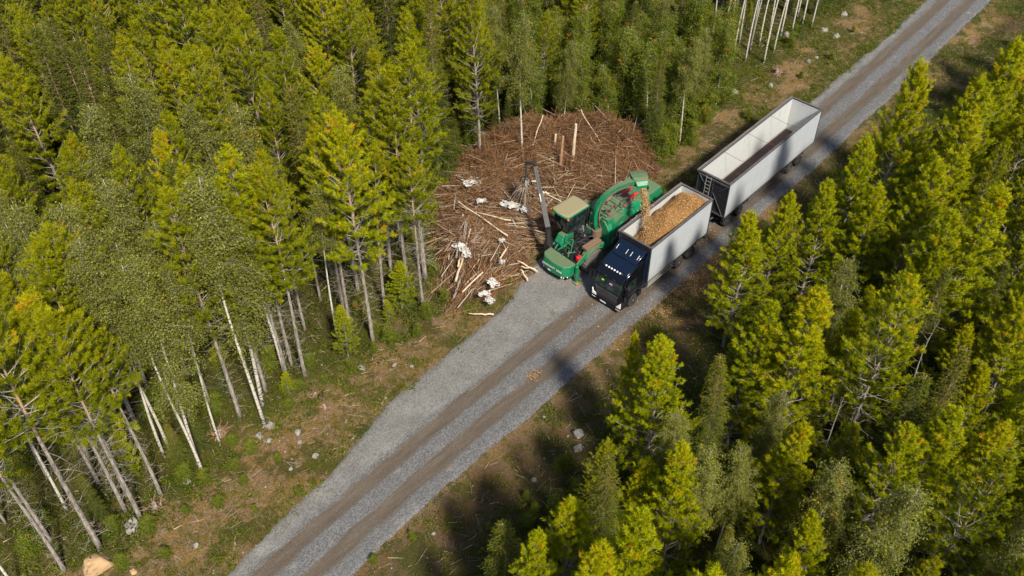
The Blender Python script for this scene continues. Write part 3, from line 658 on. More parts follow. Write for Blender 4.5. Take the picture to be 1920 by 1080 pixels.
for _ in range(32000):
    y = rf.uniform(19, 101); x = rf.uniform(-1, 1)*(0.384*y+20.5)
    rg = region(x, y)
    if rg is None: continue
    if any((x-a)**2+(y-b)**2 < (MIN[rg]*1.0)**2 for a, b, *_ in ALL): continue
    h = None
    r_ = rf.random()
    if rg == 'thicket': k = 'young_birch' if r_ < .78 else ('birch' if r_ < .9 else ('spruce' if r_ < .95 else 'pine')); h = rf.uniform(6.5, 9.5) if k == 'young_birch' else rf.uniform(9, 12)
    elif rg == 'upper left': k = 'spruce' if r_ < .42 else ('pine' if r_ < .8 else ('birch' if r_ < .96 else 'dead_tree')); h = rf.uniform(12.5, 16)
    elif rg == 'left edge': k = 'edge_pine' if r_ < .50 else ('edge_birch' if r_ < .84 else ('spruce' if r_ < .87 else 'dead_tree')); h = rf.uniform(13, 17)
    elif rg == 'left': k = 'pine' if r_ < .68 else ('birch' if r_ < .80 else ('spruce' if r_ < .95 else 'orange_pine')); h = rf.uniform(12.5, 16.5)
    else: k = 'pine' if r_ < .12 else ('road_pine' if r_ < .62 else ('birch' if r_ < .76 else ('spruce' if r_ < .95 else 'dead_tree'))); h = rf.uniform(7.5, 13.0)
    if k == 'dead_tree': h = rf.uniform(7, 11)
    if not seen(x, y, h): continue
    WORD = {'edge_birch': 'high crowned birch', 'edge_pine': 'high crowned pine', 'pine': 'pine', 'orange_pine': 'orange tinged pine', 'road_pine': 'low branched pine', 'spruce': 'spruce', 'birch': 'grey green birch', 'young_birch': 'bright young birch', 'dead_tree': 'bare dead tree'}[k]
    PL = {'thicket': 'crowded in the green thicket behind the brush pile', 'upper left': 'deep in the dense forest toward the upper left corner', 'left edge': 'among the trunks at the left forest edge', 'left': 'in the closed forest left of the road', 'right': 'inside the forest right of the roadside pine row'}[rg]
    dist = 'far' if y > 72 else ('near' if y < 38 else 'middle')
    DW = {'far': ', far top', 'near': ', near bottom', 'middle': ''}[dist]
    if rg == 'thicket': DW = ''
    lb = f'{WORD} {PL}{DW}'.strip()
    LATE.append((tree(k, x, y, h, lb, group=lb[:70], fat=rf.uniform(.9, 1.15), lean=(rf.gauss(0, .02), rf.gauss(0, .02))), WORD, pix(x, y, h*.6), rg))
print('TREES', len(ALL))
# young trees filling the gaps
for _ in range(5200):
    y = rf.uniform(22, 98); x = rf.uniform(-1, 1)*(0.384*y+18.5); rg = region(x, y)
    if rg is None or not seen(x, y, 3): continue
    if any((x-a)**2+(y-b)**2 < 1.2**2 for a, b, *_ in ALL): continue
    if len(LATE2) > 300: break
    k = 'spruce' if rf.random() < .55 else ('rowan' if rf.random() < .6 else 'road_pine'); h = rf.uniform(1.8, 5.0) if k != 'rowan' else rf.uniform(1.5, 3.2)
    WORD = {'spruce': 'small young spruce', 'rowan': 'leafy shrub', 'road_pine': 'small young pine'}[k]
    LATE2.append(1); LATE.append((tree(k, x, y, h, WORD, group=WORD+' under the taller trees', fat=rf.uniform(1.1, 1.6)), WORD, pix(x, y, h*.6), rg))
ORD = ['first', 'second', 'third', 'fourth', 'fifth', 'sixth', 'seventh', 'eighth', 'ninth', 'tenth', 'eleventh', 'twelfth', 'thirteenth', 'fourteenth', 'fifteenth', 'sixteenth', 'seventeenth', 'eighteenth', 'nineteenth', 'twentieth', 'twenty-first', 'twenty-second', 'twenty-third', 'twenty-fourth', 'twenty-fifth', 'twenty-sixth', 'twenty-seventh', 'twenty-eighth', 'twenty-ninth', 'thirtieth']
COLS = ['far left strip', 'left side', 'left third', 'left of centre', 'right of centre', 'right third', 'right side', 'far right strip']; ROWS = ['along the top edge', 'in the upper part', 'at mid height', 'in the lower part', 'along the bottom edge']
CELL = {}
for o, wd, (a, b), rg in LATE:
    CELL.setdefault((wd, rg == 'thicket', min(7, max(0, int(a//240))), 0 if b < 110 else (1 if b < 330 else (2 if b < 600 else (3 if b < 900 else 4)))), []).append((a, o))
for (wd, th_, c_i, r_i), lst in CELL.items():
    lst.sort(key=lambda q: q[0])
    for n_, (a, o) in enumerate(lst):
        if len(lst) == 1: lb = f'only {wd} {ROWS[r_i]}, {COLS[c_i]}'
        elif n_ == len(lst)-1: lb = f'rightmost {wd} {ROWS[r_i]}, {COLS[c_i]}'
        else: lb = f'{ORD[min(n_, 29)]} {wd} from the left {ROWS[r_i]}, {COLS[c_i]}'
        o['label'] = lb+(', thicket' if th_ else '')
for n_, (px, py, h, k, lb) in enumerate(((872, 262, 4.5, 'spruce', 'young spruce at the left back corner of the brush heap'), (915, 240, 5.5, 'young_birch', 'young birch overlapping the back edge of the heap, left part'),
    (955, 236, 4.0, 'spruce', 'dark young spruce right behind the crane, at the back edge of the heap'), (1000, 228, 5.5, 'young_birch', 'leafy birch sapling behind the three upright stubs, left of them'), (1045, 222, 5.0, 'young_birch', 'leafy birch sapling directly behind the upright stubs'),
    (1105, 226, 4.5, 'young_birch', 'bushy sapling between the leaning poles at the back of the heap'), (1148, 232, 5.0, 'young_birch', 'bushy sapling left of the thin white birch behind the heap'), (1228, 262, 4.5, 'young_birch', 'bushy sapling at the right back corner of the heap'), (1236, 300, 3.5, 'rowan', 'round leafy shrub at the right end of the heap'), (842, 320, 4.0, 'spruce', 'young spruce at the left end of the heap'))):
    by_base(k, px, py, h, lb, fat=1.15)
# shrubs at the edges
SHR = [(1335, 160, 1.8), (1290, 268, 2.4), (1405, 225, 1.2), (1245, 285, 3.0), (1290, 235, 3.0), (1205, 268, 2.6), (1325, 215, 2.4), (1480, 92, 1.6), (1355, 190, 1.8),
       (735, 640, 1.5), (700, 660, 1.0), (800, 590, 1.6), (760, 570, 1.8), (835, 560, 1.2), (815, 515, 1.4), (780, 625, 1.2), (660, 690, .9), (500, 700, 2.2), (580, 690, 1.2),
       (405, 775, 1.6), (440, 830, 1.0), (385, 905, 1.1), (440, 880, 1.0), (345, 900, 1.4), (280, 1000, 1.2), (215, 1000, 1.5), (60, 1040, 2.0), (90, 985, 1.8), (230, 1060, 1.2),
       (1065, 875, 1.5), (1090, 930, 1.8), (1045, 960, 1.5), (775, 1010, .8), (1045, 880, 1.2), (1180, 700, 1.2), (985, 980, 1.2), (1585, 370, 1.4), (1650, 300, 1.2), (1780, 180, 1.3), (700, 1050, .7)]
SHR += [(565, 735, 1.0), (610, 720, .8), (540, 770, .9), (470, 850, 1.1), (520, 860, .7), (455, 905, .8), (410, 950, .9), (350, 960, .8), (315, 1040, .9), (650, 735, .6), (480, 960, .6), (560, 925, .5), (700, 620, 1.3), (1120, 760, .7), (1165, 745, .8), (985, 930, .7), (920, 990, .8), (1000, 960, .9), (1560, 110, .9), (1600, 60, .8), (1500, 145, .8)]
SH = []
for i, (px, py, h) in enumerate(SHR):
    x, y = at(px, py); u, v = UV(x, y)
    side = 'right' if v < 0 else 'left'
    gl = 'leafy green shrub on the %s verge, %s' % (side, 'behind the vehicles' if u > 4 else ('beside the brush pile' if u > -12 else ('at the lower left corner' if px < 420 else 'along the near road')))
    SH.append((px, gl, tree('rowan', x, y, h, gl, group=gl, var=1, fat=rt.uniform(1.2, 1.8))))

for g_ in {q[1] for q in SH}:
    ls_ = sorted([q for q in SH if q[1] == g_], key=lambda q: q[0])
    for n_, q in enumerate(ls_):
        q[2]['label'] = g_ if len(ls_) == 1 else (('leftmost ' if n_ == 0 else ('rightmost ' if n_ == len(ls_)-1 else ORD[min(n_, 23)]+' '))+g_.replace('leafy green ', '').replace(', ', ' ', 1)+(', from the left' if 0 < n_ < len(ls_)-1 else ''))
# ------------------------------------------------------------------ undergrowth (nobody could count it)
def scatter_uv(n, rng, u0, u1, v0, v1, mask):
    u = rng.uniform(u0, u1, n); v = rng.uniform(v0, v1, n); k = mask(u, v); u, v = u[k], v[k]
    x = O[0]+DU[0]*u+DV[0]*v; y = O[1]+DU[1]*u+DV[1]*v
    d = y*_c+CAMH*_s; px = 960+1800*x/d; py = 540-1800*(y*_s-CAMH*_c)/d
    k = (px > -60) & (px < 1980) & (py > -60) & (py < 1140) & (sdist(x, y) < 0.2)
    return x[k], y[k], gz(u[k], v[k]), u[k], v[k]-bend(u[k])
def fbm(u, v, f, ph=0.0):
    return (np.sin(u*f+ph+1.7*np.sin(v*f*0.7+ph))+np.sin(v*f*1.3-ph+1.3*np.sin(u*f*0.9))+0.6*np.sin((u+v)*f*2.3+ph*2+np.sin(v*f*1.9)))/2.6
rg_ = np.random.default_rng(77)
def forest(u, v):
    v2 = v-bend(u); lim = np.where(u > 24, 10.8, 9.6); return (v2 > lim-0.8+1.2*fbm(u, v, .8)) | (v2 < -7.6+1.4*fbm(u, v, .7, 2))
# low berry shrubs over the forest floor
x, y, z, u, v = scatter_uv(150000, rg_, -45, 70, -48, 75, lambda a, b: forest(a, b) & (fbm(a, b, 1.1, 3) > -0.55))
k = 6; n = len(x); P = np.stack([np.repeat(x, k)+rg_.normal(0, .16, n*k), np.repeat(y, k)+rg_.normal(0, .16, n*k), np.repeat(z, k)+rg_.uniform(.02, 1, n*k)**1.5*np.repeat(.25+.5*(fbm(x, y, .9, 8) > .2), k)], 1)
V, F = leaves(P, rg_.uniform(.08, .19, n*k), rg_, up=.5)
tag(link('berry_shrub_cover', np_mesh('berry_shrub_cover', V, F, M['brightleaf'], rep(0.28+0.22*fbm(P[:, 0], P[:, 1], .6)+rg_.normal(0, .10, n*k), 4), k=4)), 'low dark green berry shrubs covering the forest floor', 'undergrowth', kind='stuff')
# weeds and grass of the verges
def verge(u, v):
    v2 = v-bend(u); Lr = np.interp(u, ledge_u, ledge_v)
    near = ((v2 > Lr-0.2) & (v2 < 11.5)) | ((v2 < -1.25) & (v2 > -9))
    d = fbm(u, v, .55, 1)+0.6*fbm(u, v, 1.9, 4)
    strip = np.exp(-((v2-Lr-0.9)/0.8)**2)*0.9+np.where(v2 > 9, .6, 0)+np.where(v2 < -6.0, .7, 0)+np.where(u > 22, .5, 0)
    return near & (d+strip > 0.22+rg_.uniform(-.4, .4, u.shape))
x, y, z, u, v = scatter_uv(90000, rg_, -45, 62, -9, 14, verge)
k = 9; n = len(x); P = np.stack([np.repeat(x, k)+rg_.normal(0, .09, n*k), np.repeat(y, k)+rg_.normal(0, .09, n*k), np.repeat(z, k)-0.02], 1)
D_ = unit(rg_.normal(size=P.shape)*np.array([.55, .55, .1])+np.array([0, 0, .8]))
V, F = blades(P, D_, rg_.uniform(.10, .34, n*k), rg_.uniform(.016, .032, n*k), rg_)
tn = 0.55+0.30*fbm(u, v, .45, 2)+0.12*fbm(u, v, 2.3); tn = rep(rep(tn, k)+rg_.normal(0, .12, n*k), 3)
tag(link('verge_grass', np_mesh('verge_grass', V, F, M['grass'], tn)), 'patches of green and straw coloured grass along the gravel road', 'grass', kind='stuff')
x, y, z, u, v = scatter_uv(26000, rg_, -45, 62, -9, 14, lambda a, b: verge(a, b) & (fbm(a, b, 1.3, 7) > .05))
k = 10; n = len(x); P = np.stack([np.repeat(x, k)+rg_.normal(0, .13, n*k), np.repeat(y, k)+rg_.normal(0, .13, n*k), np.repeat(z, k)+rg_.uniform(.0, .28, n*k)], 1)
V, F = leaves(P, rg_.uniform(.07, .16, n*k), rg_, up=.8)
tag(link('verge_weeds', np_mesh('verge_weeds', V, F, M['brightleaf'], rep(0.45+rg_.normal(0, .12, n*k), 4), k=4)), 'leafy green weeds in the grass along the road', 'weeds', kind='stuff')
# weeds growing in the gravel of the passing place
def padw(u, v): 
    v2 = v-bend(u); return (v2 > 3.2) & (v2 < np.interp(u, ledge_u, ledge_v)+.3) & (fbm(u, v, 1.7, 5) > .72) & (u < 30)
x, y, z, u, v = scatter_uv(2500, rg_, -32, 40, 3, 8, padw)
k = 8; n = len(x); P = np.stack([np.repeat(x, k)+rg_.normal(0, .07, n*k), np.repeat(y, k)+rg_.normal(0, .07, n*k), np.full(n*k, .03)+rg_.uniform(0, .10, n*k)], 1)
V, F = leaves(P, rg_.uniform(.04, .09, n*k), rg_, up=.8)
tag(link('gravel_weeds', np_mesh('gravel_weeds', V, F, M['brightleaf'], rep(0.5+rg_.normal(0, .1, n*k), 4), k=4)), 'small green weeds poking through the gravel', 'weeds', kind='stuff')
# fallen twigs
def tw(u, v):
    v2 = v-bend(u); return ((v2 > np.interp(u, ledge_u, ledge_v)+.3) | (v2 < -1.8))
x, y, z, u, v = scatter_uv(15000, rg_, -45, 62, -14, 18, tw); n = len(x); a = rg_.uniform(0, 6.28, n); l = rg_.uniform(.15, .9, n)
A = np.stack([x, y, z+.04], 1); B = A+np.stack([np.cos(a)*l, np.sin(a)*l, rg_.uniform(-.03, .12, n)], 1)
V, F = tubes(A, B, rg_.uniform(.006, .018, n), rg_.uniform(.003, .008, n))
tag(link('fallen_twigs', np_mesh('fallen_twigs', V, F, M['twig'], rep(rg_.uniform(.25, 1, n), 6), k=4)), 'dry fallen twigs littering the ground beside the road', 'twigs', kind='stuff')
# small stones
def stones_mesh(x, y, z, s, rng):
    base = np.array([[1, 0, 0], [-1, 0, 0], [0, 1, 0], [0, -1, 0], [0, 0, .8], [0, 0, -.5], [.6, .6, .45], [-.6, .5, .4], [.5, -.6, .4], [-.55, -.6, .42]])
    Fb = np.array([[0, 6, 4], [6, 2, 4], [2, 7, 4], [7, 1, 4], [1, 9, 4], [9, 3, 4], [3, 8, 4], [8, 0, 4], [0, 2, 6], [2, 1, 7], [1, 3, 9], [3, 0, 8], [2, 0, 5], [1, 2, 5], [3, 1, 5], [0, 3, 5]])
    n = len(x); V = base[None]*s[:, None, None]*rng.uniform(.7, 1.3, (n, 10, 1))*rng.uniform(.6, 1.2, (n, 1, 3)); V[..., 0] += x[:, None]; V[..., 1] += y[:, None]; V[..., 2] += z[:, None]
    return V.reshape(-1, 3), (Fb[None]+(np.arange(n)*10)[:, None, None]).reshape(-1, 3)
x, y, z, u, v = scatter_uv(3000, rg_, -45, 62, -9, 13, lambda a, b: tw(a, b) & (fbm(a, b, .6, 9) > -.1))
V, F = stones_mesh(x, y, z, rg_.uniform(.025, .085, len(x))*rg_.uniform(.6, 1.3, len(x)), rg_)
tag(link('scattered_pebbles', np_mesh('scattered_pebbles', V, F, M['rock'], smooth=True)), 'small pale stones strewn over the bare soil', 'pebbles', kind='stuff')

def lg(u, v):
    v2 = v-bend(u); Lr = np.interp(u, ledge_u, ledge_v)
    w = np.where(v2 > 3.2, .30, np.where(v2 > 2.95, 1, np.where(v2 > 1.9, .12, np.where(v2 > .95, 1, np.where(v2 > -.1, .12, 1)))))
    return (v2 > -1.45) & (v2 < Lr+.35) & (rg_.random(u.shape) < w)
x, y, z, u, v = scatter_uv(52000, rg_, -34, 62, -2, 9, lg)
V, F = stones_mesh(x, y, np.full(len(x), .035), rg_.uniform(.012, .038, len(x)), rg_)
tag(link('loose_gravel', np_mesh('loose_gravel', V, F, M['gravelstone'])), 'loose crushed grey stones on the shoulders and centre strip of the road', 'gravel', kind='stuff')

# ------------------------------------------------------------------ boulders, each its own thing
def rock(x, y, s, label, group=None, mat='rock', sq=(1, 1, .7), seed=0):
    bm = bmesh.new(); bmesh.ops.create_icosphere(bm, subdivisions=4 if s > .3 else 3, radius=1)
    for vtx in bm.verts:
        d = vtx.co.normalized(); f = 1+0.42*(mnoise.noise(d*1.3+Vector((seed*3.1, 0, 0))))+0.16*mnoise.noise(d*3.4+Vector((0, seed, 0)))+0.07*mnoise.noise(d*9+Vector((0, seed, 0)))
        c = d*f
        for ax_ in ((1, .2, .3), (-.4, 1, .1), (.1, -.7, .8), (-.7, -.5, .4)):
            a = Vector(ax_).normalized(); dd = c.dot(a)
            if dd > .78: c -= a*(dd-.78)*0.8
        vtx.co = Vector((c.x*sq[0], c.y*sq[1], c.z*sq[2]))*s
    me = bpy.data.meshes.new('boulder'); bm.to_mesh(me); bm.free(); me.materials.append(M[mat]); me.polygons.foreach_set('use_smooth', [True]*len(me.polygons)); me.set_sharp_from_angle(angle=R(35))
    o = link('boulder', me, loc=(x, y, gw(x, y)+s*sq[2]*0.25)); o.rotation_euler = (0, 0, seed*1.7); tag(o, label, 'boulder', group); return o
RK = [(1085, 812, .38, 'round grey boulder right of the road below the truck'), (182, 1062, .75, 'large tan boulder at the lower left corner'),
      (250, 990, .50, 'pale grey boulder at the foot of the grey pine trunk, lower left'), (508, 800, .30, 'pale boulder at the foot of the long white birch'),
      (487, 818, .24, 'smaller boulder left below the long white birch'), (503, 826, .22, 'lowest of the three boulders below the long white birch'),
      (558, 810, .22, 'small pale boulder between the white birch and the road'), (591, 855, .22, 'small pale boulder on grass nearest the gravel edge'),
      (562, 828, .18, 'small stone just below the pale boulder, left verge'), (1084, 842, .30, 'flat brown grey boulder below the round grey boulder'),
      (1002, 891, .20, 'pale angular stone on the right verge soil'), (1474, 72, .40, 'brown boulder beside the birch trunks at the top right'),
      (1545, 58, .38, 'boulder on the grass verge at the upper edge'), (1568, 68, .35, 'grey boulder on the grass verge, nearer the road at the upper edge'),
      (1583, 26, .35, 'dark boulder near the top edge of the grassy verge'), (1516, 115, .25, 'small pale boulder on the verge above the trailer'),
      (1531, 108, .22, 'small reddish boulder on the verge above the trailer, right of the pale one'), (1445, 160, .28, 'grey boulder left of the trailer end near a bush'),
      (1377, 174, .38, 'pinkish grey boulder in the bushes left of the trailer end'), (678, 690, .24, 'pale elongated stone on the brown soil left of the pad'),
      (740, 683, .16, 'pale stone right of the elongated one on brown soil'), (772, 686, .16, 'flat pale stone nearest the pad on brown soil'),
      (692, 660, .12, 'small white stone above the elongated one'), (723, 746, .13, 'small white stone on the soil close to the gravel, left verge'),
      (545, 878, .14, 'small white stone at the lower left verge'), (368, 1022, .2, 'pale stones near the bottom of the left verge'), (250, 1072, .2, 'whitish stone near the tan boulder'),
      (1020, 780, .12, 'white pebble left of the round grey boulder'), (812, 996, .12, 'white pebble on dark soil near the bottom'), (352, 905, .22, 'half buried stone under the leaning birch')]
for i, (px, py, s, lb) in enumerate(RK):
    x, y = at(px, py); rock(x, y, s, lb, mat='tanrock' if 'tan b' in lb else 'rock', sq=(1.25 if 'elong' in lb else 1, .9, .72), seed=i+1)
# root stumps
def stump(x, y, s, label, seed):
    rg = random.Random(seed); r_ = empty('tree_stump', (x, y, gw(x, y)), rg.uniform(0, 6)); tag(r_, label, 'stump')
    m = mb().rods([(0, 0, -.1), (.02, 0, .12*s), (.05, .03, .42*s)], [.22*s, .13*s, .11*s], n=10); m.build('stump_wood', M['pinebark'], r_, smooth=True)
    m = mb()
    for k in range(26):
        a = rg.uniform(0, 6.28); p = Vector((rg.uniform(-.3, .3), rg.uniform(-.3, .3), rg.uniform(0, .2)))*s; pts = [p]; el = rg.uniform(-.2, .9)
        for i in range(3):
            p = p+Vector((math.cos(a)*.17, math.sin(a)*.17, el*.14+rg.uniform(-.08, .08)))*s; a += rg.uniform(-1.1, 1.1); pts.append(p)
        m.rods(pts, [.035*s, .026*s, .018*s, .008*s], n=5)
    m.build('root_tangle', M['rustwood'], r_)
M['rustwood'] = barkmat('brown_root_wood', (0.13, 0.07, 0.04), (0.30, 0.18, 0.11), scale=5)
for i, (px, py, s, lb) in enumerate(((412, 815, 1.3, 'brown upturned roots beside the green bush, lower left'), (292, 955, 1.2, 'tangled brown stump near the pale boulder, lower left'), (1455, 140, 1.4, 'grey brown stump with roots left of the upper road'),
    (1342, 172, 1.0, 'small stump in the bushes behind the trailer'), (183, 985, 1.0, 'low stump left of the orange brown trunk'), (610, 765, .8, 'small weathered stump on the open slope left of the road'), (592, 745, .7, 'short stump standing just above the weathered one'))):
    x, y = at(px, py); stump(x, y, s, lb, i)

# ------------------------------------------------------------------ brush pile
def pile_h(x, y):
    d = sdist(x, y)+.5*fbm(x, y, 1.3, 2); back = sstep(57, 64, np.asarray(y, float))
    h = (1.35+1.1*back)*sstep(-0.2, 3.0, d); n = 0.55*fbm(x, y, .8, 1)+0.26*fbm(x, y, 2.2, 3)+.07*fbm(x, y, 6, 5)
    return h+n*sstep(-.2, 1.5, d)-0.25*(1-sstep(-.6, .3, d))
gx = np.arange(-7, 14, .2); gy = np.arange(44, 69.5, .2); X_, Y_ = np.meshgrid(gx, gy, indexing='ij'); Zp = pile_h(X_, Y_)-.10
ww = (X_-O[0])*DU[0]+(Y_-O[1])*DU[1]; wv = (X_-O[0])*DV[0]+(Y_-O[1])*DV[1]; Zp = np.where(sdist(X_, Y_) < -.1, gz(ww, wv)-.25, Zp)
rp = np.random.default_rng(9)
P_ = np.stack([X_.ravel(), Y_.ravel(), Zp.ravel()], 1); idx = np.arange(X_.size).reshape(X_.shape)
Q_ = np.stack([idx[:-1, :-1].ravel(), idx[1:, :-1].ravel(), idx[1:, 1:].ravel(), idx[:-1, 1:].ravel()], 1)
V1, F1 = P_, Q_; T1 = np.clip(.12+.1*fbm(X_, Y_, 3).ravel(), 0, .35)
def pile_pts(n, ymin, ymax):
    x = rp.uniform(-6, 12.5, n); y = rp.uniform(ymin, ymax, n); k = sdist(x, y)+1.3*fbm(x, y, 1.0, 6)-.3*rp.random(len(x)) > -.1; return x[k], y[k]
def sticks(n, ymin, ymax, lmin, lmax, rmin, rmax, ang, asp, tilt, tlo, thi, zoff=.25):
    x, y = pile_pts(n, ymin, ymax); n = len(x); a = ang(x, y)+rp.normal(0, asp, n); l = rp.uniform(0, 1, n)**1.6*(lmax-lmin)+lmin
    el = rp.normal(0, tilt, n)+.05; d = np.stack([np.cos(a)*np.cos(el), np.sin(a)*np.cos(el), np.sin(el)], 1)
    Cc = np.stack([x, y, pile_h(x, y)+rp.uniform(-.08, zoff, n)], 1); A = Cc-d*l[:, None]/2; B = Cc+d*l[:, None]/2
    for E_ in (A, B):
        inside = sdist(E_[:, 0], E_[:, 1]) > 0; E_[:, 2] = np.where(inside, np.maximum(E_[:, 2], pile_h(E_[:, 0], E_[:, 1])+.0), np.maximum(E_[:, 2], .06))
    r = rp.uniform(rmin, rmax, n)*(0.6+.4*l/lmax); V, F = tubes(A, B, r, r*rp.uniform(.3, .7, n), 4); return V, F, rep(rp.uniform(tlo, thi, n)**1.0, 8)
fan = lambda x, y: np.where(y < 53.5, np.arctan2(y-44.0, x+4.6), np.where(y < 58, -0.15, 0.8))
parts = [sticks(6500, 45, 54.5, .5, 3.2, .009, .030, fan, .38, .14, .06, .80),
         sticks(4200, 50, 59, .5, 3.0, .009, .028, lambda x, y: -.35+0*x, .55, .16, .15, .95),
         sticks(15000, 55, 68, .25, 1.9, .008, .021, lambda x, y: 3.0*np.sin(x*2.1)+y, 1.2, .55, .02, .66, .75),
         sticks(4500, 45, 60, .2, .9, .006, .014, lambda x, y: x*3+y*2, 1.8, .35, .1, .5, .3),
         sticks(330, 46, 60, 1.8, 4.5, .028, .055, lambda x, y: fan(x, y)-.2, .6, .08, .6, .95, .3),
         sticks(200, 58, 67, 1.2, 3.4, .018, .035, lambda x, y: x*0+2.2, .9, .30, .55, .95, .5)]
Vs, Fs, Ts = [V1], [F1], [T1]; off = len(V1)
for V, F, T in parts: Vs.append(V); Fs.append(F+off); Ts.append(T); off += len(V)
tag(link('brush_pile', np_mesh('brush_pile', np.concatenate(Vs), np.concatenate(Fs), M['twig'], np.concatenate(Ts), k=4)), 'big brown heap of branches, brush and thin logs left of the green machine', 'brush pile', kind='stuff')
x, y = pile_pts(20000, 45, 68); m_ = (fbm(x, y, .8, 2)+np.where(y > 56.5, .85, .0) > .05); x, y = x[m_], y[m_]; n = len(x); k = 6
P = np.stack([rep(x, k), rep(y, k), rep(pile_h(x, y)+rp.uniform(0, .5, n), k)], 1)+rp.normal(0, .10, (n*k, 3))
V, F = blades(P, unit(rp.normal(size=P.shape)+np.array([0, 0, .3])), rp.uniform(.08, .24, n*k), rp.uniform(.02, .045, n*k), rp)
tag(link('dead_needle_brush', np_mesh('dead_needle_brush', V, F, M['rusty_needles'], rep(rep(.45+.35*fbm(x, y, 1.1, 4), k)+rp.normal(0, .15, n*k), 3))), 'rust brown dead needles and fine brush on the heap', 'brush', kind='stuff')
# single logs and poles on the heap
def pole(px0, py0, z0, px1, py1, z1, r, label, mat='palewood', name='log', cat='log', n=7, bow=.06):
    a = Vector((*at(px0, py0, z0), z0)); b = Vector((*at(px1, py1, z1), z1)); rg = random.Random(int(px0+py0)); pts = []
    for i in range(n):
        q = i/(n-1); pts.append(a.lerp(b, q)+Vector((rg.uniform(-bow, bow), rg.uniform(-bow, bow), rg.uniform(-.3, .6)*bow)))
    m = mb().rods([p-a for p in pts], [r*(1-.45*i/(n-1)) for i in range(n)], n=8); o = m.build(name, M[mat], None, smooth=True, loc=a); tag(o, label, cat); return o
PL = [(953, 443, 1.75, 858, 378, 1.7, .065, 'long pale log lying slantwise across the middle of the heap'),
      (960, 414, 1.8, 893, 398, 1.75, .05, 'pale log lying just above the long slanting log'),
      (954, 370, 1.9, 929, 337, 1.8, .06, 'bent pale log above the torn plastic, left one of two'),
      (958, 374, 1.9, 944, 349, 1.8, .045, 'shorter pale log right beside the bent log above the torn plastic'),
      (853, 528, 1.1, 883, 430, 1.6, .085, 'thick grey log standing out on the left part of the heap'),
      (857, 500, 1.2, 870, 470, 1.5, .07, 'short grey log next to the thick grey log on the left'),
      (1008, 509, .45, 970, 488, .9, .07, 'pale log sticking out towards the front of the green machine'),
      (990, 526, .35, 976, 505, .7, .065, 'short pale log end pointing at the gravel pad'),
      (998, 503, .6, 976, 500, .8, .05, 'small pale log between the two log ends by the machine'),
      (1060, 384, 1.9, 1030, 365, 1.9, .06, 'pale log lying behind the cab of the machine'),
      (1012, 341, 2.1, 990, 340, 2.1, .09, 'light log under the crane head, upper one'),
      (1030, 363, 2.0, 1012, 358, 2.0, .09, 'light log right of the crane boom'),
      (1106, 225, 1.9, 1057, 185, 2.6, .06, 'fallen pale trunk leaning in the green edge behind the heap'),
      (1128, 272, 1.8, 1088, 205, 3.4, .055, 'pale leaning pole in the back right of the heap, longer one'),
      (1121, 278, 1.8, 1102, 250, 2.4, .05, 'shorter pale pole beside the longer leaning pole at the back'),
      (1178, 250, 1.6, 1232, 207, 2.6, .05, 'pale leaning stick at the right back corner of the heap'),
      (992, 292, 1.9, 1018, 216, 4.2, .05, 'forked thin trunk leaning right above the crane'),
      (925, 590, .4, 880, 588, .5, .06, 'curved pale log at the lowest front edge of the heap'),
      (940, 353, 1.8, 905, 330, 1.9, .03, 'thin bent branch right of the white plastic sheet')]
for a_ in PL: pole(*a_)
for px, py, z0, z1, r, lb in ((1038, 292, 1.6, 3.6, .10, 'upright broken trunk stub, left of three standing in the heap'), (1051, 310, 1.6, 4.3, .11, 'upright orange brown trunk stub, middle of three standing in the heap'), (1074, 300, 1.6, 4.9, .12, 'tallest upright broken trunk, right of three standing in the heap')):
    x, y = at(px, py, z0); m = mb().rods([(0, 0, 0), (.03, .02, (z1-z0)*.5), (.1, 0, z1-z0)], [r*1.1, r, r*.85], n=9)
    o = m.build('broken_trunk', M['orangebark' if 'orange' in lb else 'palewood'], None, smooth=True, loc=(x, y, z0)); tag(o, lb, 'trunk')
for k in range(26):
    rg2 = random.Random(100+k); q = None
    while q is None:
        a, b = rg2.uniform(-4.5, 3), rg2.uniform(46.5, 58)
        if sdist(a, b) > .8: q = (a, b)
    z_ = float(pile_h(np.array(a), np.array(b)))+.16; an = math.atan2(b-44, a+4.6)+rg2.gauss(0, .5); l_ = rg2.uniform(1.2, 2.8); r_ = rg2.uniform(.05, .10)
    d_ = Vector((math.cos(an)*l_, math.sin(an)*l_, rg2.uniform(-.1, .12)*l_))
    m = mb().rods([(0, 0, 0), tuple(d_*.5+Vector((0, 0, .04))), tuple(d_)], [r_, r_*.9, r_*.75], 8)
    o = m.build('log', M[('pinebark', 'deadwood', 'palewood')[k % 3]], None, smooth=True, loc=(a-d_.x/2, b-d_.y/2, z_)); tag(o, ''+('short rough dark barked log', 'short rough grey log', 'short rough pale log')[k % 3]+(' in the front part' if b < 50 else (' in the middle part' if b < 54 else ' in the rear part'))+', branches of the brush heap', 'log', 'short logs mixed into the brush heap')
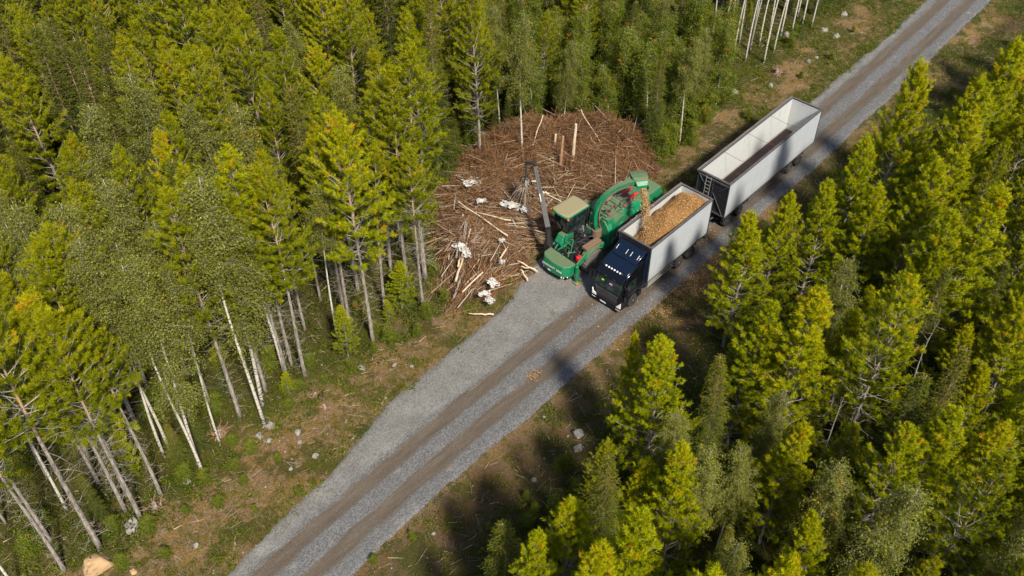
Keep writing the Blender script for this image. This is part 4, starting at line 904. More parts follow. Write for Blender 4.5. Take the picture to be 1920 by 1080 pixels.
# torn plastic sheets
def sheet(px, py, z, w, d, rz, label, seed, slats=False):
    rg = np.random.default_rng(seed); n = 14; x, y = at(px, py, z); U_, V_ = np.meshgrid(np.linspace(-.5, .5, n), np.linspace(-.5, .5, n), indexing='ij')
    r0 = 1-.25*rg.random((n, n)); X = U_*w*r0; Y = V_*d*r0; Z = .07*np.sin(U_*11+seed)+.05*np.sin(V_*9+U_*7+seed)+rg.normal(0, .022, (n, n))+.1
    m = mb(); vs_ = [[m.bm.verts.new((X[i, j], Y[i, j], Z[i, j])) for j in range(n)] for i in range(n)]
    for i in range(n-1):
        for j in range(n-1):
            e = max(abs(i-6), abs(j-6))
            if rg.random() < (.03 if e < 4 else .38): continue
            if slats and j % 4 == 3 and i > 3: continue
            m.bm.faces.new((vs_[i][j], vs_[i+1][j], vs_[i+1][j+1], vs_[i][j+1]))
    o = m.build('plastic_sheet', M['paper'], None, loc=(x, y, z)); o.rotation_euler = (.1, .05, rz)
    sol = o.modifiers.new('thickness', 'SOLIDIFY'); sol.thickness = .012; tag(o, label, 'plastic sheet')
for i, a_ in enumerate(((884, 342, 1.9, 1.5, .95, .5, 'brightest white torn sheet at the upper left of the heap', 1, True), (957, 386, 2.0, 1.7, .75, -.4, 'long crumpled white sheet in the upper middle of the heap'), (984, 394, 1.95, .7, .6, .3, 'small white sheet right of the long crumpled one'),
      (903, 378, 1.9, .8, .45, .2, 'small greyish white sheet between the bright sheet and the crumpled one'), (862, 463, 1.6, .8, .9, .9, 'white scraps left of the thick grey log'), (874, 475, 1.65, .7, 1.0, .2, 'white scraps right of the thick grey log'),
      (924, 532, 1.2, .8, .9, .6, 'torn white sheet near the front edge of the heap'), (908, 552, 1.1, .9, .5, .3, 'lower torn white sheet at the front edge of the heap'), (918, 565, 1.0, .55, .7, 1.0, 'lowest white scrap at the front corner of the heap'), (941, 492, 1.6, .45, .4, 0, 'tiny white scrap in the middle of the brown branches'), (941, 452, 1.75, .5, .4, .4, 'small pale scrap at the end of the long slanting log'))):
    sheet(*a_[:7], 20+i, len(a_) > 8)

# ------------------------------------------------------------------ wood chips
def chipmesh(P, rng, s0, s1): return leaves(P, rng.uniform(s0, s1, len(P)), rng, up=.4)
rc = np.random.default_rng(3)
u = rc.normal(4.2, 2.8, 9000); v = -1.0-np.abs(rc.normal(0, 1.3, 9000)); k_ = rc.random(9000) < .8
u = np.concatenate([u, rc.uniform(-6, 12, 1500), rc.normal(-10.5, .28, 260), rc.uniform(7.2, 9.2, 900)]); v = np.concatenate([v, rc.uniform(-1.6, 3.0, 1500), rc.normal(.75, .22, 260), rc.uniform(0, 3.5, 900)])
x = O[0]+DU[0]*u+DV[0]*v; y = O[1]+DU[1]*u+DV[1]*v; z = np.maximum(gz(u, v), np.where((v > -1.2), .045, -9))+.02
V, F = chipmesh(np.stack([x, y, z], 1), rc, .04, .10)
tag(link('spilled_wood_chips', np_mesh('spilled_wood_chips', V, F, M['chips'], rep(rc.uniform(.1, 1, len(x)), 4), k=4)), 'wood chips spilled on the gravel and verge beside the truck', 'wood chips', kind='stuff')
def load_h(u, v):       # top of the load inside the truck box
    h = 3.0+1.75*sstep(0.5, 3.9, u)*(1-.32*sstep(5.7, 6.8, u)); side = 1-((v-1.2)/1.35)**2*.55
    return 2.6+(h-2.6)*side+.05*np.sin(u*3+v*2)+.04*np.sin(v*7-u*2)+.30*np.exp(-((u-1.3)**2+(v-1.1)**2)/.3)+.09*np.sin(u*1.7+1)*np.sin(v*2.6+u)
lu = np.linspace(.12, 6.93, 90); lv = np.linspace(.10, 2.5, 36); A_, B_ = np.meshgrid(lu, lv, indexing='ij'); Zl = load_h(A_, B_)+rc.normal(0, .012, A_.shape)
Vl = np.stack([A_.ravel(), B_.ravel(), Zl.ravel()], 1); idx = np.arange(A_.size).reshape(A_.shape)
Ql = np.stack([idx[:-1, :-1].ravel(), idx[1:, :-1].ravel(), idx[1:, 1:].ravel(), idx[:-1, 1:].ravel()], 1)
uu = rc.uniform(.14, 6.9, 26000); vv = rc.uniform(.12, 2.48, 26000)
Vc, Fc = chipmesh(np.stack([uu, vv, load_h(uu, vv)+rc.uniform(0, .035, 26000)], 1), rc, .04, .085)
tn = np.concatenate([np.full(len(Vl), .3), rep(np.clip(rc.normal(.48, .26, 26000)+.1*fbm(uu, vv, 2), 0, 1), 4)])
load = link('wood_chip_load', np_mesh('wood_chip_load', np.concatenate([Vl, Vc]), np.concatenate([Ql, Fc+len(Vl)]), M['chips'], tn, k=4)); load.location = (O[0], O[1], 0); load.rotation_euler = (0, 0, TH)
tag(load, 'heaped light brown wood chips filling the box of the truck', 'wood chips', kind='stuff')
s_ = rc.uniform(0, 1, 8200); p0, p1, p2 = np.array([3.75, 3.85, 5.55]), np.array([2.3, 2.2, 5.5]), np.array([1.3, 1.1, 3.15])
Ps = ((1-s_)**2)[:, None]*p0+(2*s_*(1-s_))[:, None]*p1+(s_**2)[:, None]*p2+rc.normal(0, 1, (8200, 3))*(.085+.15*s_[:, None]**1.5)*np.where(rc.random(8200) < .07, 2.6, 1.0)[:, None]
V, F = chipmesh(Ps, rc, .035, .085)
st = link('falling_wood_chips', np_mesh('falling_wood_chips', V, F, M['chips'], rep(rc.uniform(.35, 1, 8200), 4), k=4)); st.location = (O[0], O[1], 0); st.rotation_euler = (0, 0, TH)
tag(st, 'stream of wood chips pouring from the machine spout into the truck box', 'wood chips', kind='stuff')

# ------------------------------------------------------------------ wheels
def wheel(parent, x, y, r, w, side, rimr=.56, tyre='rubber', rim='rim', lugs=0, z=None):
    z = r if z is None else z; h = w/2
    m = mb().lathe([(y-h, r*rimr), (y-h, r*.90), (y-h*.75, r*.985), (y-h*.3, r), (y+h*.3, r), (y+h*.75, r*.985), (y+h, r*.90), (y+h, r*rimr)], x, z, 40)
    for k in range(lugs):
        a = 2*math.pi*k/lugs
        for sg in (-1, 1):
            a1 = a+(sg*.5+.5)*math.pi/lugs; p = []
            for (yy, rr, da) in ((y+sg*.03, r*.97, 0), (y+sg*.03, r*1.035, 0), (y+sg*h*.95, r*1.01, .10), (y+sg*h*.95, r*.94, .10)):
                for dd in (0, .07): p.append(m.bm.verts.new((x+rr*math.cos(a1+da+dd), yy, z+rr*math.sin(a1+da+dd))))
            for f in ((0, 1, 3, 2), (2, 3, 5, 4), (4, 5, 7, 6), (0, 2, 4, 6), (1, 7, 5, 3)): m.bm.faces.new([p[i] for i in f])
    t = m.build('wheel', M[tyre], parent, smooth=True)
    s = side; f = y+s*h
    m = mb().lathe([(f-s*.06, r*rimr*1.02), (f-s*.01, r*rimr), (f-s*.03, r*rimr*.9), (f-s*.13, r*rimr*.72), (f-s*.10, r*rimr*.38), (f-s*.0, r*rimr*.30), (f+s*.02, r*rimr*.1)], x, z, 32)
    for k in range(8):
        a = 2*math.pi*k/8; m.rods([(x+r*rimr*.52*math.cos(a), f-s*.13, z+r*rimr*.52*math.sin(a)), (x+r*rimr*.52*math.cos(a), f-s*.05, z+r*rimr*.52*math.sin(a))], .022, 6)
    m.build('rim', M[rim], t, smooth=True); return t

# ------------------------------------------------------------------ open top box body shared by truck and trailer
def box_body(root, L_, Wd, z0, z1, th=.07):
    b = mb(); b.box(.03, L_-.03, 0, th, z0, z1-.12).build('side_panel', M['white'], root, bevel=.01)
    b = mb(); b.box(.03, L_-.03, Wd-th, Wd, z0, z1-.12).build('side_panel', M['white'], root, bevel=.01)
    sm_ = mb()
    for xx in np.arange(1.2, L_-.5, 1.22):
        for ys in (-.004, Wd+.001): sm_.box(xx, xx+.012, ys, ys+.003, z0+.02, z1-.14)
    sm_.build('panel_seams', M['seam'], root)
    for yy, sg in ((th+.002, 1), (Wd-th-.002, -1)):
        m = mb().box(.08, L_-.08, min(yy, yy+sg*.02), max(yy, yy+sg*.02), z0+.15, z1-.13)
        m.build('inner_lining', M['inner'], root)
    # front wall, floor, tail gate
    fw = mb(); fw.box(.0, .09, .003, Wd-.003, z0-.05, z1-.12).build('front_wall', M['black'], root, bevel=.01)
    rw = mb(); rw.box(L_-.09, L_, .003, Wd-.003, z0, z1-.12).build('rear_door', M['white'], root, bevel=.01)
    mb().box(L_-.125, L_-.095, .10, Wd-.10, z0+.15, z1-.13).build('inner_door_lining', M['inner'], root)
    mb().box(.095, .12, .10, Wd-.10, z0+.15, z1-.13).build('inner_front_lining', M['inner'], root)
    mb().box(.095, L_-.095, th+.03, Wd-th-.03, z0+.03, z0+.14).build('load_floor', M['floor'], root)
    # top rails
    r_ = mb(); r_.box(-.02, L_+.02, -.05, .10, z1-.12, z1); r_.box(-.02, L_+.02, Wd-.10, Wd+.05, z1-.12, z1)
    r_.box(-.04, .12, .10, Wd-.10, z1-.122, z1-.002); r_.box(L_-.12, L_+.04, .10, Wd-.10, z1-.122, z1-.002)
    r_.build('top_rail', M['frame'], root, bevel=.02)
    # corner posts and bottom rail
    for xx in (-.03, L_-.05):
        for yy in (-.035, Wd-.045): mb().box(xx, xx+.08, yy, yy+.08, z0-.08, z1-.123).build('corner_post', M['frame'], root, bevel=.01)
    c = mb(); c.box(.06, L_-.06, -.02, .12, z0-.10, z0-.003); c.box(.06, L_-.06, Wd-.12, Wd+.02, z0-.10, z0-.003); c.build('bottom_rail', M['frame'], root, bevel=.01)
def rolled_tarp(root, L_, Wd, z1):
    pts = [(-.03+i*(L_+.06)/16, Wd+.10+.012*math.sin(i*1.9), z1-.06+.01*math.sin(i*2.7)) for i in range(17)]
    mb().rods(pts, .085, 10).build('rolled_tarpaulin', M['tarp'], root, smooth=True)
M['tarp'] = paint('grey_tarpaulin', (0.11, 0.10, 0.095), 0.75, 0.7, (0.22, 0.18, 0.14), scale=3)

# ------------------------------------------------------------------ truck
truck = empty('truck', (O[0], O[1], 0.03), TH); tag(truck, 'dark blue truck with white open box full of wood chips', 'truck')
box_body(truck, 7.05, 2.6, 1.28, 4.35); rolled_tarp(truck, 7.05, 2.6, 4.35)
ch = mb(); ch.box(-2.2, 7.3, .85, .95, .75, 1.0); ch.box(-2.2, 7.3, 1.65, 1.75, .75, 1.0)
for xx in np.arange(-.2, 7.2, .9): ch.box(xx, xx+.1, .951, 1.649, .8, .95)
ch.box(.3, 6.9, .5, 2.1, 1.0, 1.17); ch.build('chassis', M['black'], truck)
for xx in (-1.35, 3.85, 5.25):
    for yy, sd_ in ((.22, -1), (2.38, 1)): wheel(truck, xx, yy, .51, .34 if xx < 0 else .42, sd_)
for yy in (.02, 2.50):      # side guard rails
    for x0, x1 in ((.2, 3.1),):
        g = mb(); g.box(x0, x1, yy, yy+.05, .98, 1.08); g.box(x0, x1, yy, yy+.05, .66, .76)
        for xx in (x0+.1, (x0+x1)/2, x1-.15): g.box(xx, xx+.07, yy+.051 if yy < 1 else yy-.04, yy+.09 if yy < 1 else yy-.001, .64, 1.15)
        g.build('side_guard', M['alu'], truck, bevel=.01)
mb().box(.4, 1.7, .12, .72, .42, .98).build('fuel_tank', M['alu'], truck, bevel=.08, seg=4)
mb().box(.4, 1.5, 1.9, 2.48, .42, .98).build('battery_box', M['black'], truck, bevel=.04)
for x0, x1 in ((3.25, 4.5), (4.66, 5.9)):
    for y0 in (.0, 2.15):
        pts = [(x0, .85), (x0+.15, 1.12), (x1-.15, 1.12), (x1, .85), (x1-.04, .85), (x1-.18, 1.08), (x0+.18, 1.08), (x0+.04, .85)]
        mb().prism(pts, y0, y0+.45, 'y').build('mudguard', M['black'], truck)
t_ = mb(); t_.box(7.12, 7.2, .15, 2.45, .55, .75); t_.build('rear_bumper', M['black'], truck, bevel=.01)
for y0 in (.2, 2.1): mb().box(7.201, 7.23, y0, y0+.3, .58, .72).build('tail_lamp', M['red'], truck)
# cab
def cabsec(z):
    pass
y0, y1 = .05, 2.55
prof = [(-2.62, .34), (-2.70, .55), (-2.70, 1.05), (-2.64, 1.62), (-2.30, 2.78), (-2.14, 3.02), (-1.55, 3.26), (-.42, 3.42), (-.42, .95), (-.72, .95), (-.80, 1.14), (-1.05, 1.22), (-1.65, 1.22), (-1.92, 1.14), (-2.02, .90), (-2.04, .34)]
cb_ = mb().prism(prof, y0, y1, 'y')
for vtx in cb_.bm.verts:      # narrow the nose corners and the roof a little
    if vtx.co.x < -2.5: vtx.co.y = 1.3+(vtx.co.y-1.3)*.95
    if vtx.co.z > 2.9: vtx.co.y = 1.3+(vtx.co.y-1.3)*.93
cab = cb_.build('cab', M['cabblack'], truck, bevel=.07, seg=3, smooth=True)
def plane_z(x):  # front slope of the windscreen
    return 1.62+(x+2.64)/.34*1.16
ws = mb(); q = []
for xx, yy in ((-2.665, .20), (-2.665, 2.40), (-2.375, 2.33), (-2.375, .27)): q.append((xx, yy, 1.62+(xx+2.665)/.29*1.0+.02))
ws.bm.faces.new([ws.bm.verts.new(p) for p in q]); w_ = ws.build('windscreen', M['glass'], truck); sm = w_.modifiers.new('t', 'SOLIDIFY'); sm.thickness = .03; sm.offset = 1
for yy, s in ((.30, 0), (1.25, 1)):
    m = mb().rods([(-2.70+.02, yy, 1.66), (-2.665, yy+.75, 1.74)], .012, 5); m.build('wiper', M['black'], truck)
it = mb().box(-2.60, -2.50, 1.72, 1.90, 2.13, 2.19); it.build('lime_dashboard_item', M['lime'], truck); it = mb().box(-2.60, -2.50, 1.02, 1.25, 2.1, 2.18); it.build('lilac_dashboard_item', M['lilac'], truck)
mb().prism([(-2.33, 2.72), (-2.56, 2.62), (-2.60, 2.72), (-2.20, 2.98)], .22, 2.38, 'y').build('sun_visor', M['cabblack'], truck, bevel=.02)
rp_ = mb().prism([(-2.12, 3.07), (-1.55, 3.31), (-.95, 3.40), (-.95, 3.33), (-1.55, 3.2), (-2.1, 3.0)], .24, 2.36, 'y'); rp_.build('roof_panel', M['navy'], truck, bevel=.025, smooth=True)
df = mb(); dp = [(-1.18, 3.40), (-.78, 3.74), (-.12, 3.98), (-.12, 3.42), (-.42, 3.40)]; df.prism(dp, .22, 2.38, 'y')
for vtx in df.bm.verts:
    if vtx.co.z < 3.5 and vtx.co.x < -1: vtx.co.y = 1.3+(vtx.co.y-1.3)*.93
df.build('roof_deflector', M['navy'], truck, bevel=.05, seg=3, smooth=True)
for yy in (.06, 2.47):
    mb().prism([(-.46, 1.0), (-.46, 3.35), (-.08, 3.9), (-.05, 3.9), (-.05, 1.0)], yy, yy+.07, 'y').build('side_fairing', M['navy'], truck, bevel=.01)
for yy in (.42, .98, 1.35, 2.14): mb().rods([(-.92, yy, 3.66), (-.62, yy, 3.84)], .014, 6).build('roof_marker', M['lampglass'], truck)
br = mb().rods([(-2.2, .5, 3.14), (-2.2, 2.1, 3.14)], .022, 6); br.build('lamp_bar', M['chrome'], truck)
for yy in (.72, .95, 1.18, 1.41, 1.64, 1.87):
    mb().lathe([(-.05, .02), (-.04, .055), (.03, .062), (.045, .05), (.05, .01)], 0, 0, 16).build('spot_lamp', M['lampglass'], truck, smooth=True, loc=(-2.24, yy, 3.17)).rotation_euler = (0, 0, R(90))
for yy, s in ((.048, -1), (2.552, 1)):
    d = mb(); q = [(-2.38, 1.72), (-2.14, 2.58), (-1.25, 2.58), (-1.25, 1.72)]
    d.prism(q, yy-.012, yy+.012, 'y').build('side_window', M['glass'], truck)
    dr = mb(); yo = yy+s*.006; pts = [(-2.46, 1.02), (-2.46, 1.62), (-1.2, 1.62), (-1.2, 1.28), (-2.0, 1.26), (-2.1, 1.02)]
    dd_ = dr.prism(pts, min(yo, yo+s*.012), max(yo, yo+s*.012), 'y').build('door', M['cabblack'], truck)
    mb().box(-1.42, -1.25, min(yo+s*.013, yo+s*.04), max(yo+s*.013, yo+s*.04), 1.48, 1.52).build('door_handle', M['chrome'], dd_)
    # mirror
    ym = yy+s*.26; mm = mb(); mm.box(-2.62, -2.48, ym-.09, ym+.09, 1.75, 2.45).build('mirror', M['cabblack'], truck, bevel=.03)
    mb().rods([(-2.45, yy-s*.05, 2.5), (-2.55, ym, 2.42)], .022, 6).build('mirror_arm', M['black'], truck)
    mb().rods([(-2.45, yy-s*.05, 1.75), (-2.55, ym, 1.80)], .022, 6).build('mirror_arm', M['black'], truck)
    st_ = mb(); st_.box(-2.02+.02, -.85, min(yy-s*.35, yy), max(yy-s*.35, yy), .36, .42) if False else st_.box(-.82, -.45, min(yy-s*.35, yy-s*.01), max(yy-s*.35, yy-s*.01), .45, .93)
    st_.build('side_skirt', M['cabblack'], truck, bevel=.02)
    f_ = mb(); a0 = [(-1.35+.62*math.cos(R(a)), .51+.62*math.sin(R(a))) for a in range(20, 165, 12)]; a1 = [(-1.35+.70*math.cos(R(a)), .51+.70*math.sin(R(a))) for a in range(164, 19, -12)]
    f_.prism(a0+a1, min(yy, yy-s*.35), max(yy, yy-s*.35)+(.01 if s > 0 else 0), 'y').build('wheel_arch', M['cabblack'], truck)
gr = mb(); gr.box(-2.725, -2.69, .42, 2.18, .62, 1.50).build('grille', M['black'], truck, bevel=.02)
for zz, a, b in ((1.56, .30, 2.30), (1.40, .36, 2.24), (1.20, .46, 2.14), (1.02, .46, 2.14)):
    mb().box(-2.75, -2.727, a, b, zz, zz+(.035 if zz > 1.3 else .018)).build('grille_bar', M['chrome' if zz > 1.3 else 'frame'], truck, bevel=.005)
for yy, s in ((.10, 1), (2.14, -1)):
    h = mb().prism([(yy, .62), (yy+.36, .62), (yy+.36 if s < 0 else yy+.22, .82), (yy+.22 if s < 0 else yy+.0, 1.12), (yy, .82)] if s > 0 else [(yy, .62), (yy+.36, .62), (yy+.36, 1.12), (yy+.22, .86), (yy, .80)], -2.735, -2.66, 'x')
    h.build('headlight', M['lampglass'], truck, bevel=.01)
    mb().box(-2.745, -2.70, yy+.02, yy+.34, .42, .47).build('running_light', M['lampglass'], truck)
mb().box(-2.74, -2.66, .12, 2.48, .30, .58).build('bumper', M['cabblack'], truck, bevel=.03)
pl_ = mb().box(-2.752, -2.742, 1.28, 1.80, .36, .47); p_ = pl_.build('number_plate', M['plate'], truck); mb().box(-2.756, -2.7525, 1.74, 1.80, .362, .468).build('plate_strip', M['blue'], p_)
for zz in (1.25, 2.15): mb().rods([(-.25, 2.25, zz), (-.25, 2.25, zz+.9)], .05, 8)

# ------------------------------------------------------------------ trailer
T0 = (15.357, 53.752, 0.03); trailer = empty('trailer', T0, R(47.53)); tag(trailer, 'long white open top trailer, empty, with a ladder on its dark front', 'trailer')
LT = 12.9; box_body(trailer, LT, 2.6, 1.28, 4.35); rolled_tarp(trailer, LT, 2.6, 4.35)
c = mb(); c.box(.2, LT-.1, .85, .97, .86, 1.17); c.box(.2, LT-.1, 1.63, 1.75, .86, 1.17)
for xx in np.arange(.5, LT-.2, 1.1): c.box(xx, xx+.1, .971, 1.629, .9, 1.1)
c.build('chassis', M['black'], trailer)
for xx in (.85, 2.45, 9.55, 10.95, ):
    for yy, sd_ in ((.25, -1), (2.35, 1)): wheel(trailer, xx, yy, .48, .42, sd_)
for yy, sd_ in ((.25, -1), (2.35, 1)): wheel(trailer, 12.2 if False else 8.15, yy, .48, .42, sd_) if False else None
for x0, x1 in ((.28, 1.42), (1.88, 3.02), (8.98, 10.12), (10.38, 11.52)):
    for yq in (.02, 2.13):
        pts = [(x0, .80), (x0+.13, 1.08), (x1-.13, 1.08), (x1, .80), (x1-.04, .80), (x1-.16, 1.04), (x0+.16, 1.04), (x0+.04, .80)]
        mb().prism(pts, yq, yq+.45, 'y').build('mudguard', M['black'], trailer)
for yy in (.01, 2.54):
    g = mb(); g.box(3.4, 8.7, yy, yy+.05, .95, 1.03); g.box(3.4, 8.7, yy, yy+.05, .62, .70)
    for xx in (3.5, 5.2, 6.9, 8.5): g.box(xx, xx+.06, yy+.051 if yy < 1 else yy-.04, yy+.09 if yy < 1 else yy-.001, .60, 1.15)
    g.build('side_guard', M['frame'], trailer, bevel=.01)
tb_ = mb(); tb_.box(.25, 3.1, .5, 2.1, .62, .80); tb_.build('turntable_dolly', M['black'], trailer, bevel=.02)
mb().rods([(.3, .9, .72), (-1.7, 1.3, .66)], .06, 8).rods([(.3, 1.7, .72), (-1.7, 1.3, .66)], .06, 8).build('drawbar', M['frame'], trailer)
# front wall bracing
fr = mb(); zt_, zb_ = 4.16, 1.35
fr.box(-.06, -.002, .05, 2.55, 3.98, 4.12); fr.box(-.06, -.002, .05, 2.55, 1.3, 1.42)
fr.rods([(-.045, 2.45, 4.0), (-.045, 1.95, 3.4)], .035, 6); fr.rods([(-.045, .14, 4.0), (-.045, .75, 3.35)], .035, 6); fr.rods([(-.045, 1.2, 3.0), (-.045, .22, 1.5)], .04, 6)
fr.box(-.05, -.004, 1.27, 1.33, 1.421, 3.979); fr.build('front_bracing', M['frame'], trailer)
ld = mb()
for yy in (1.45, 1.85): ld.rods([(-.22, yy, 1.9), (-.13, yy, 4.28)], .022, 6)
for i in range(8): ld.rods([(-.21+.01*i, 1.45, 2.05+.3*i), (-.21+.01*i, 1.85, 2.05+.3*i)], .016, 6)
ld.build('ladder', M['alu'], trailer)
for xx in (3.2, 6.4, 9.6): mb().rods([(xx, .12, 4.22), (xx+.02, 1.3, 4.10), (xx, 2.48, 4.22)], .014, 5).build('cross_strap', M['frame'], trailer)
for yq in (.25, 2.1): mb().box(LT+.0, LT+.03, yq, yq+.25, 1.0, 1.12).build('tail_lamp', M['red'], trailer)
for k_ in range(5):
    pass
rl = np.random.default_rng(12); n = 900; uu = rl.uniform(.2, LT-.2, n); vv = rl.uniform(.13, 2.45, n); cl_ = (np.exp(-((uu-2.2)/.6)**2-((vv-1.7)/.5)**2)+np.exp(-((uu-5.2)/.3)**2-((vv-1.9)/.4)**2)+.12+.3*(uu < .9)) > rl.random(n); uu, vv = uu[cl_], vv[cl_]
V, F = chipmesh(np.stack([uu, vv, np.full(len(uu), 1.435)+rl.uniform(0, .02, len(uu))], 1), rl, .05, .12)
lc = link('leftover_chips', np_mesh('leftover_chips', V, F, M['chips'], rep(rl.uniform(.4, 1, len(uu)), 4), k=4)); lc.location = T0; lc.rotation_euler = (0, 0, R(47.53)); tag(lc, 'pale leftover chips on the floor of the empty trailer', 'wood chips', kind='stuff')

# ------------------------------------------------------------------ chipper machine
mo = W(-2.95, 5.80); mach = empty('wood_chipper', (mo[0], mo[1], 0.03), R(47-4.4)); tag(mach, 'green self propelled wood chipper with raised cab, crane and curved discharge chute', 'wood chipper')
def ml(u, v):     # road frame to machine frame
    du, dv = u+2.95, v-5.80; a = R(4.4); return du*math.cos(a)-dv*math.sin(a), du*math.sin(a)+dv*math.cos(a)
# front hood
hd = mb(); z0h, z1h = .60, 1.55
out = [(.95, -1.22), (.35, -1.20), (-.05, -.85), (-.18, 0), (-.08, .95), (.22, 1.22), (.95, 1.24)]
hd.prism(out, z0h, z1h, 'z')
for vtx in hd.bm.verts:
    if vtx.co.z > 1.2: vtx.co.x += .10*(1-vtx.co.x) ; vtx.co.z -= .12*max(0, .5-vtx.co.x)
hd.build('front_hood', M['green'], mach, bevel=.06, seg=3, smooth=True)
mb().box(.30, .95, -1.15, 1.15, .42, .595).build('front_bumper', M['black'], mach, bevel=.02)
for yy in (-1.12, -.98, -.84, .86, .98, 1.10):
    xx = .30 if abs(yy) > 1.05 else (.05 if abs(yy) > .9 else -.02)
    mb().lathe([(-.02, .01), (-.02, .045), (.02, .045), (.03, .01)], 0, 0, 12).build('headlight', M['lampglass'], mach, loc=(xx-.04, yy, .64)).rotation_euler = (0, 0, R(90))
mp_ = mb().box(-.155, -.14, -.02, .40, .64, .74).build('number_plate', M['plate'], mach)
tc = bpy.data.curves.new('lettering', 'FONT'); tc.body = 'DIAMANT 2000'; tc.size = .26; tc.extrude = .006; tc.align_x = 'CENTER'; tc.align_y = 'CENTER'
tmp = bpy.data.objects.new('tmp', tc); C.objects.link(tmp); bpy.context.view_layer.update()
lm_ = bpy.data.meshes.new_from_object(tmp.evaluated_get(bpy.context.evaluated_depsgraph_get())); bpy.data.objects.remove(tmp); lm_.materials.clear(); lm_.materials.append(M['letter'])
lt = link('lettering', lm_, mach, (-.165, -.02, 1.10)); lt.rotation_euler = (R(90-4), 0, R(-90+4))
# chassis, deck, fenders
ch = mb(); ch.box(.9, 9.0, -.55, .55, .75, 1.25); ch.box(.951, 3.9, -1.15, 1.20, 1.10, 1.30); ch.build('chassis', M['black'], mach, bevel=.02)
for xx, rr in ((2.65, .92), (7.05, .92)):
    for yy, s in ((-1.18, -1), (1.18, 1)): wheel(mach, xx, yy, rr, .55, s, rimr=.60, tyre='bigrubber', rim='bigrim', lugs=22)
for s in (-1, 1):
    a0 = [(2.65+1.02*math.cos(R(a)), .92+1.02*math.sin(R(a))) for a in range(8, 150, 10)]; a1 = [(2.65+1.10*math.cos(R(a)), .92+1.10*math.sin(R(a))) for a in range(148, 7, -10)]
    mb().prism(a0+a1, min(s*.88, s*1.42), max(s*.88, s*1.42), 'y').build('fender', M['green'], mach, bevel=.01)
    mb().prism([(.96, 1.25), (.96, 1.52), (1.75, 1.98), (3.6, 2.04), (3.95, 1.45), (3.95, 1.25), (3.68, 1.25), (3.3, 1.9), (2.0, 1.88), (1.5, 1.25)], min(s*1.20, s*1.30), max(s*1.20, s*1.30), 'y').build('side_panel', M['green'], mach, bevel=.01)
mb().box(2.0, 3.5, -1.18, -.70, 1.99, 2.22).build('storage_box', M['rust'], mach, bevel=.03)
mb().box(1.25, 1.65, -1.15, -.85, 1.42, 1.80).build('fire_extinguisher', M['red'], mach, bevel=.06)
# outrigger leg
sl = mb(); sl.prism([(.75, 1.5), (.95, 1.5), (1.0, .25), (.85, .18), (.72, .3)], -1.52, -1.36, 'y'); sl.box(.6, 1.15, -1.70, -1.25, .03, .10); sl.build('outrigger', M['green'], mach, bevel=.015)
mb().box(.62, .78, -1.72, -1.60, .101, .16).build('outrigger_foot', M['orange'], mach)
# engine deck clutter
ck = random.Random(8); m = mb()
for k in range(46):
    x_, y_ = ck.uniform(1.0, 2.2), ck.uniform(-1.0, 1.1); w_ = ck.uniform(.05, .17); m.box(x_, x_+w_, y_, y_+ck.uniform(.05, .2), 1.301, 1.34+ck.uniform(.05, .42))
m.build('valve_block', M['black'], mach, bevel=.006)
m = mb()
for k in range(26):
    p = Vector((ck.uniform(1.0, 2.1), ck.uniform(-1.0, 1.1), 1.42)); q = Vector((ck.uniform(1.4, 3.6), ck.uniform(-.9, .9), ck.uniform(1.5, 2.4))); mid = (p+q)/2+Vector((0, 0, ck.uniform(.15, .5)))
    m.rods([p, p.lerp(mid, .5)+Vector((0, 0, .12)), mid, mid.lerp(q, .5)+Vector((0, 0, .08)), q], .018, 5)
m.build('hoses', M['black'], mach)
m = mb()
for (a, b) in (((1.1, .7, 1.5), (1.9, .1, 2.3)), ((1.1, .2, 1.45), (1.7, -.5, 1.7)), ((1.1, -.3, 1.5), (1.7, .2, 1.5)), ((1.0, .9, 1.55), (2.1, .95, 2.4))): m.rods([a, b], .055, 4)
for yy in (-.10, .55): m.rods([(1.55, yy, 1.35), (1.75, yy, 2.55)], .06, 4)
for zz in (1.7, 2.1): m.rods([(1.62, -.10, zz), (1.62, .55, zz)], .045, 4)
m.build('cab_support', M['green'], mach)
m = mb(); m.prism([(1.45, 1.3), (1.25, 1.95), (1.6, 2.45), (2.5, 2.45), (2.5, 1.3)], .62, 1.22, 'y'); m.build('engine_cover', M['green'], mach, bevel=.05, seg=3)
# cab: centre found from the photograph
cx, cy = ml(-.22, 6.72); m = mb(); zb, zt = 2.62, 4.12
def ring(z, fx0, fx1, hy): return [(cx+fx0, cy-hy*.85, z), (cx+fx0-.08, cy, z), (cx+fx0, cy+hy*.85, z), (cx+fx1, cy+hy, z), (cx+fx1, cy-hy, z)]
def loft(rings):
    m = mb(); L2 = [[m.bm.verts.new(p) for p in r_] for r_ in rings]; m.bm.faces.new(L2[0][::-1]); m.bm.faces.new(L2[-1])
    for a, b in zip(L2, L2[1:]):
        for i in range(len(a)): j = (i+1) % len(a); m.bm.faces.new((a[i], a[j], b[j], b[i]))
    return m
loft([ring(zb, -.72, .75, .60), ring(3.2, -.92, .80, .68), ring(zt, -.86, .82, .70)]).build('cab_glass', M['glass'], mach, bevel=.03)
for r_ in zip(ring(zb, -.73, .76, .61), ring(3.2, -.93, .81, .69), ring(zt, -.87, .83, .71)):
    if abs(r_[0][1]-cy) > .1: mb().rods(r_, .04, 5).build('cab_pillar', M['cranegrey'], mach)
loft([ring(zb-.30, -.60, .72, .55), ring(zb-.001, -.74, .77, .62)]).build('cab_base', M['black'], mach, bevel=.04)
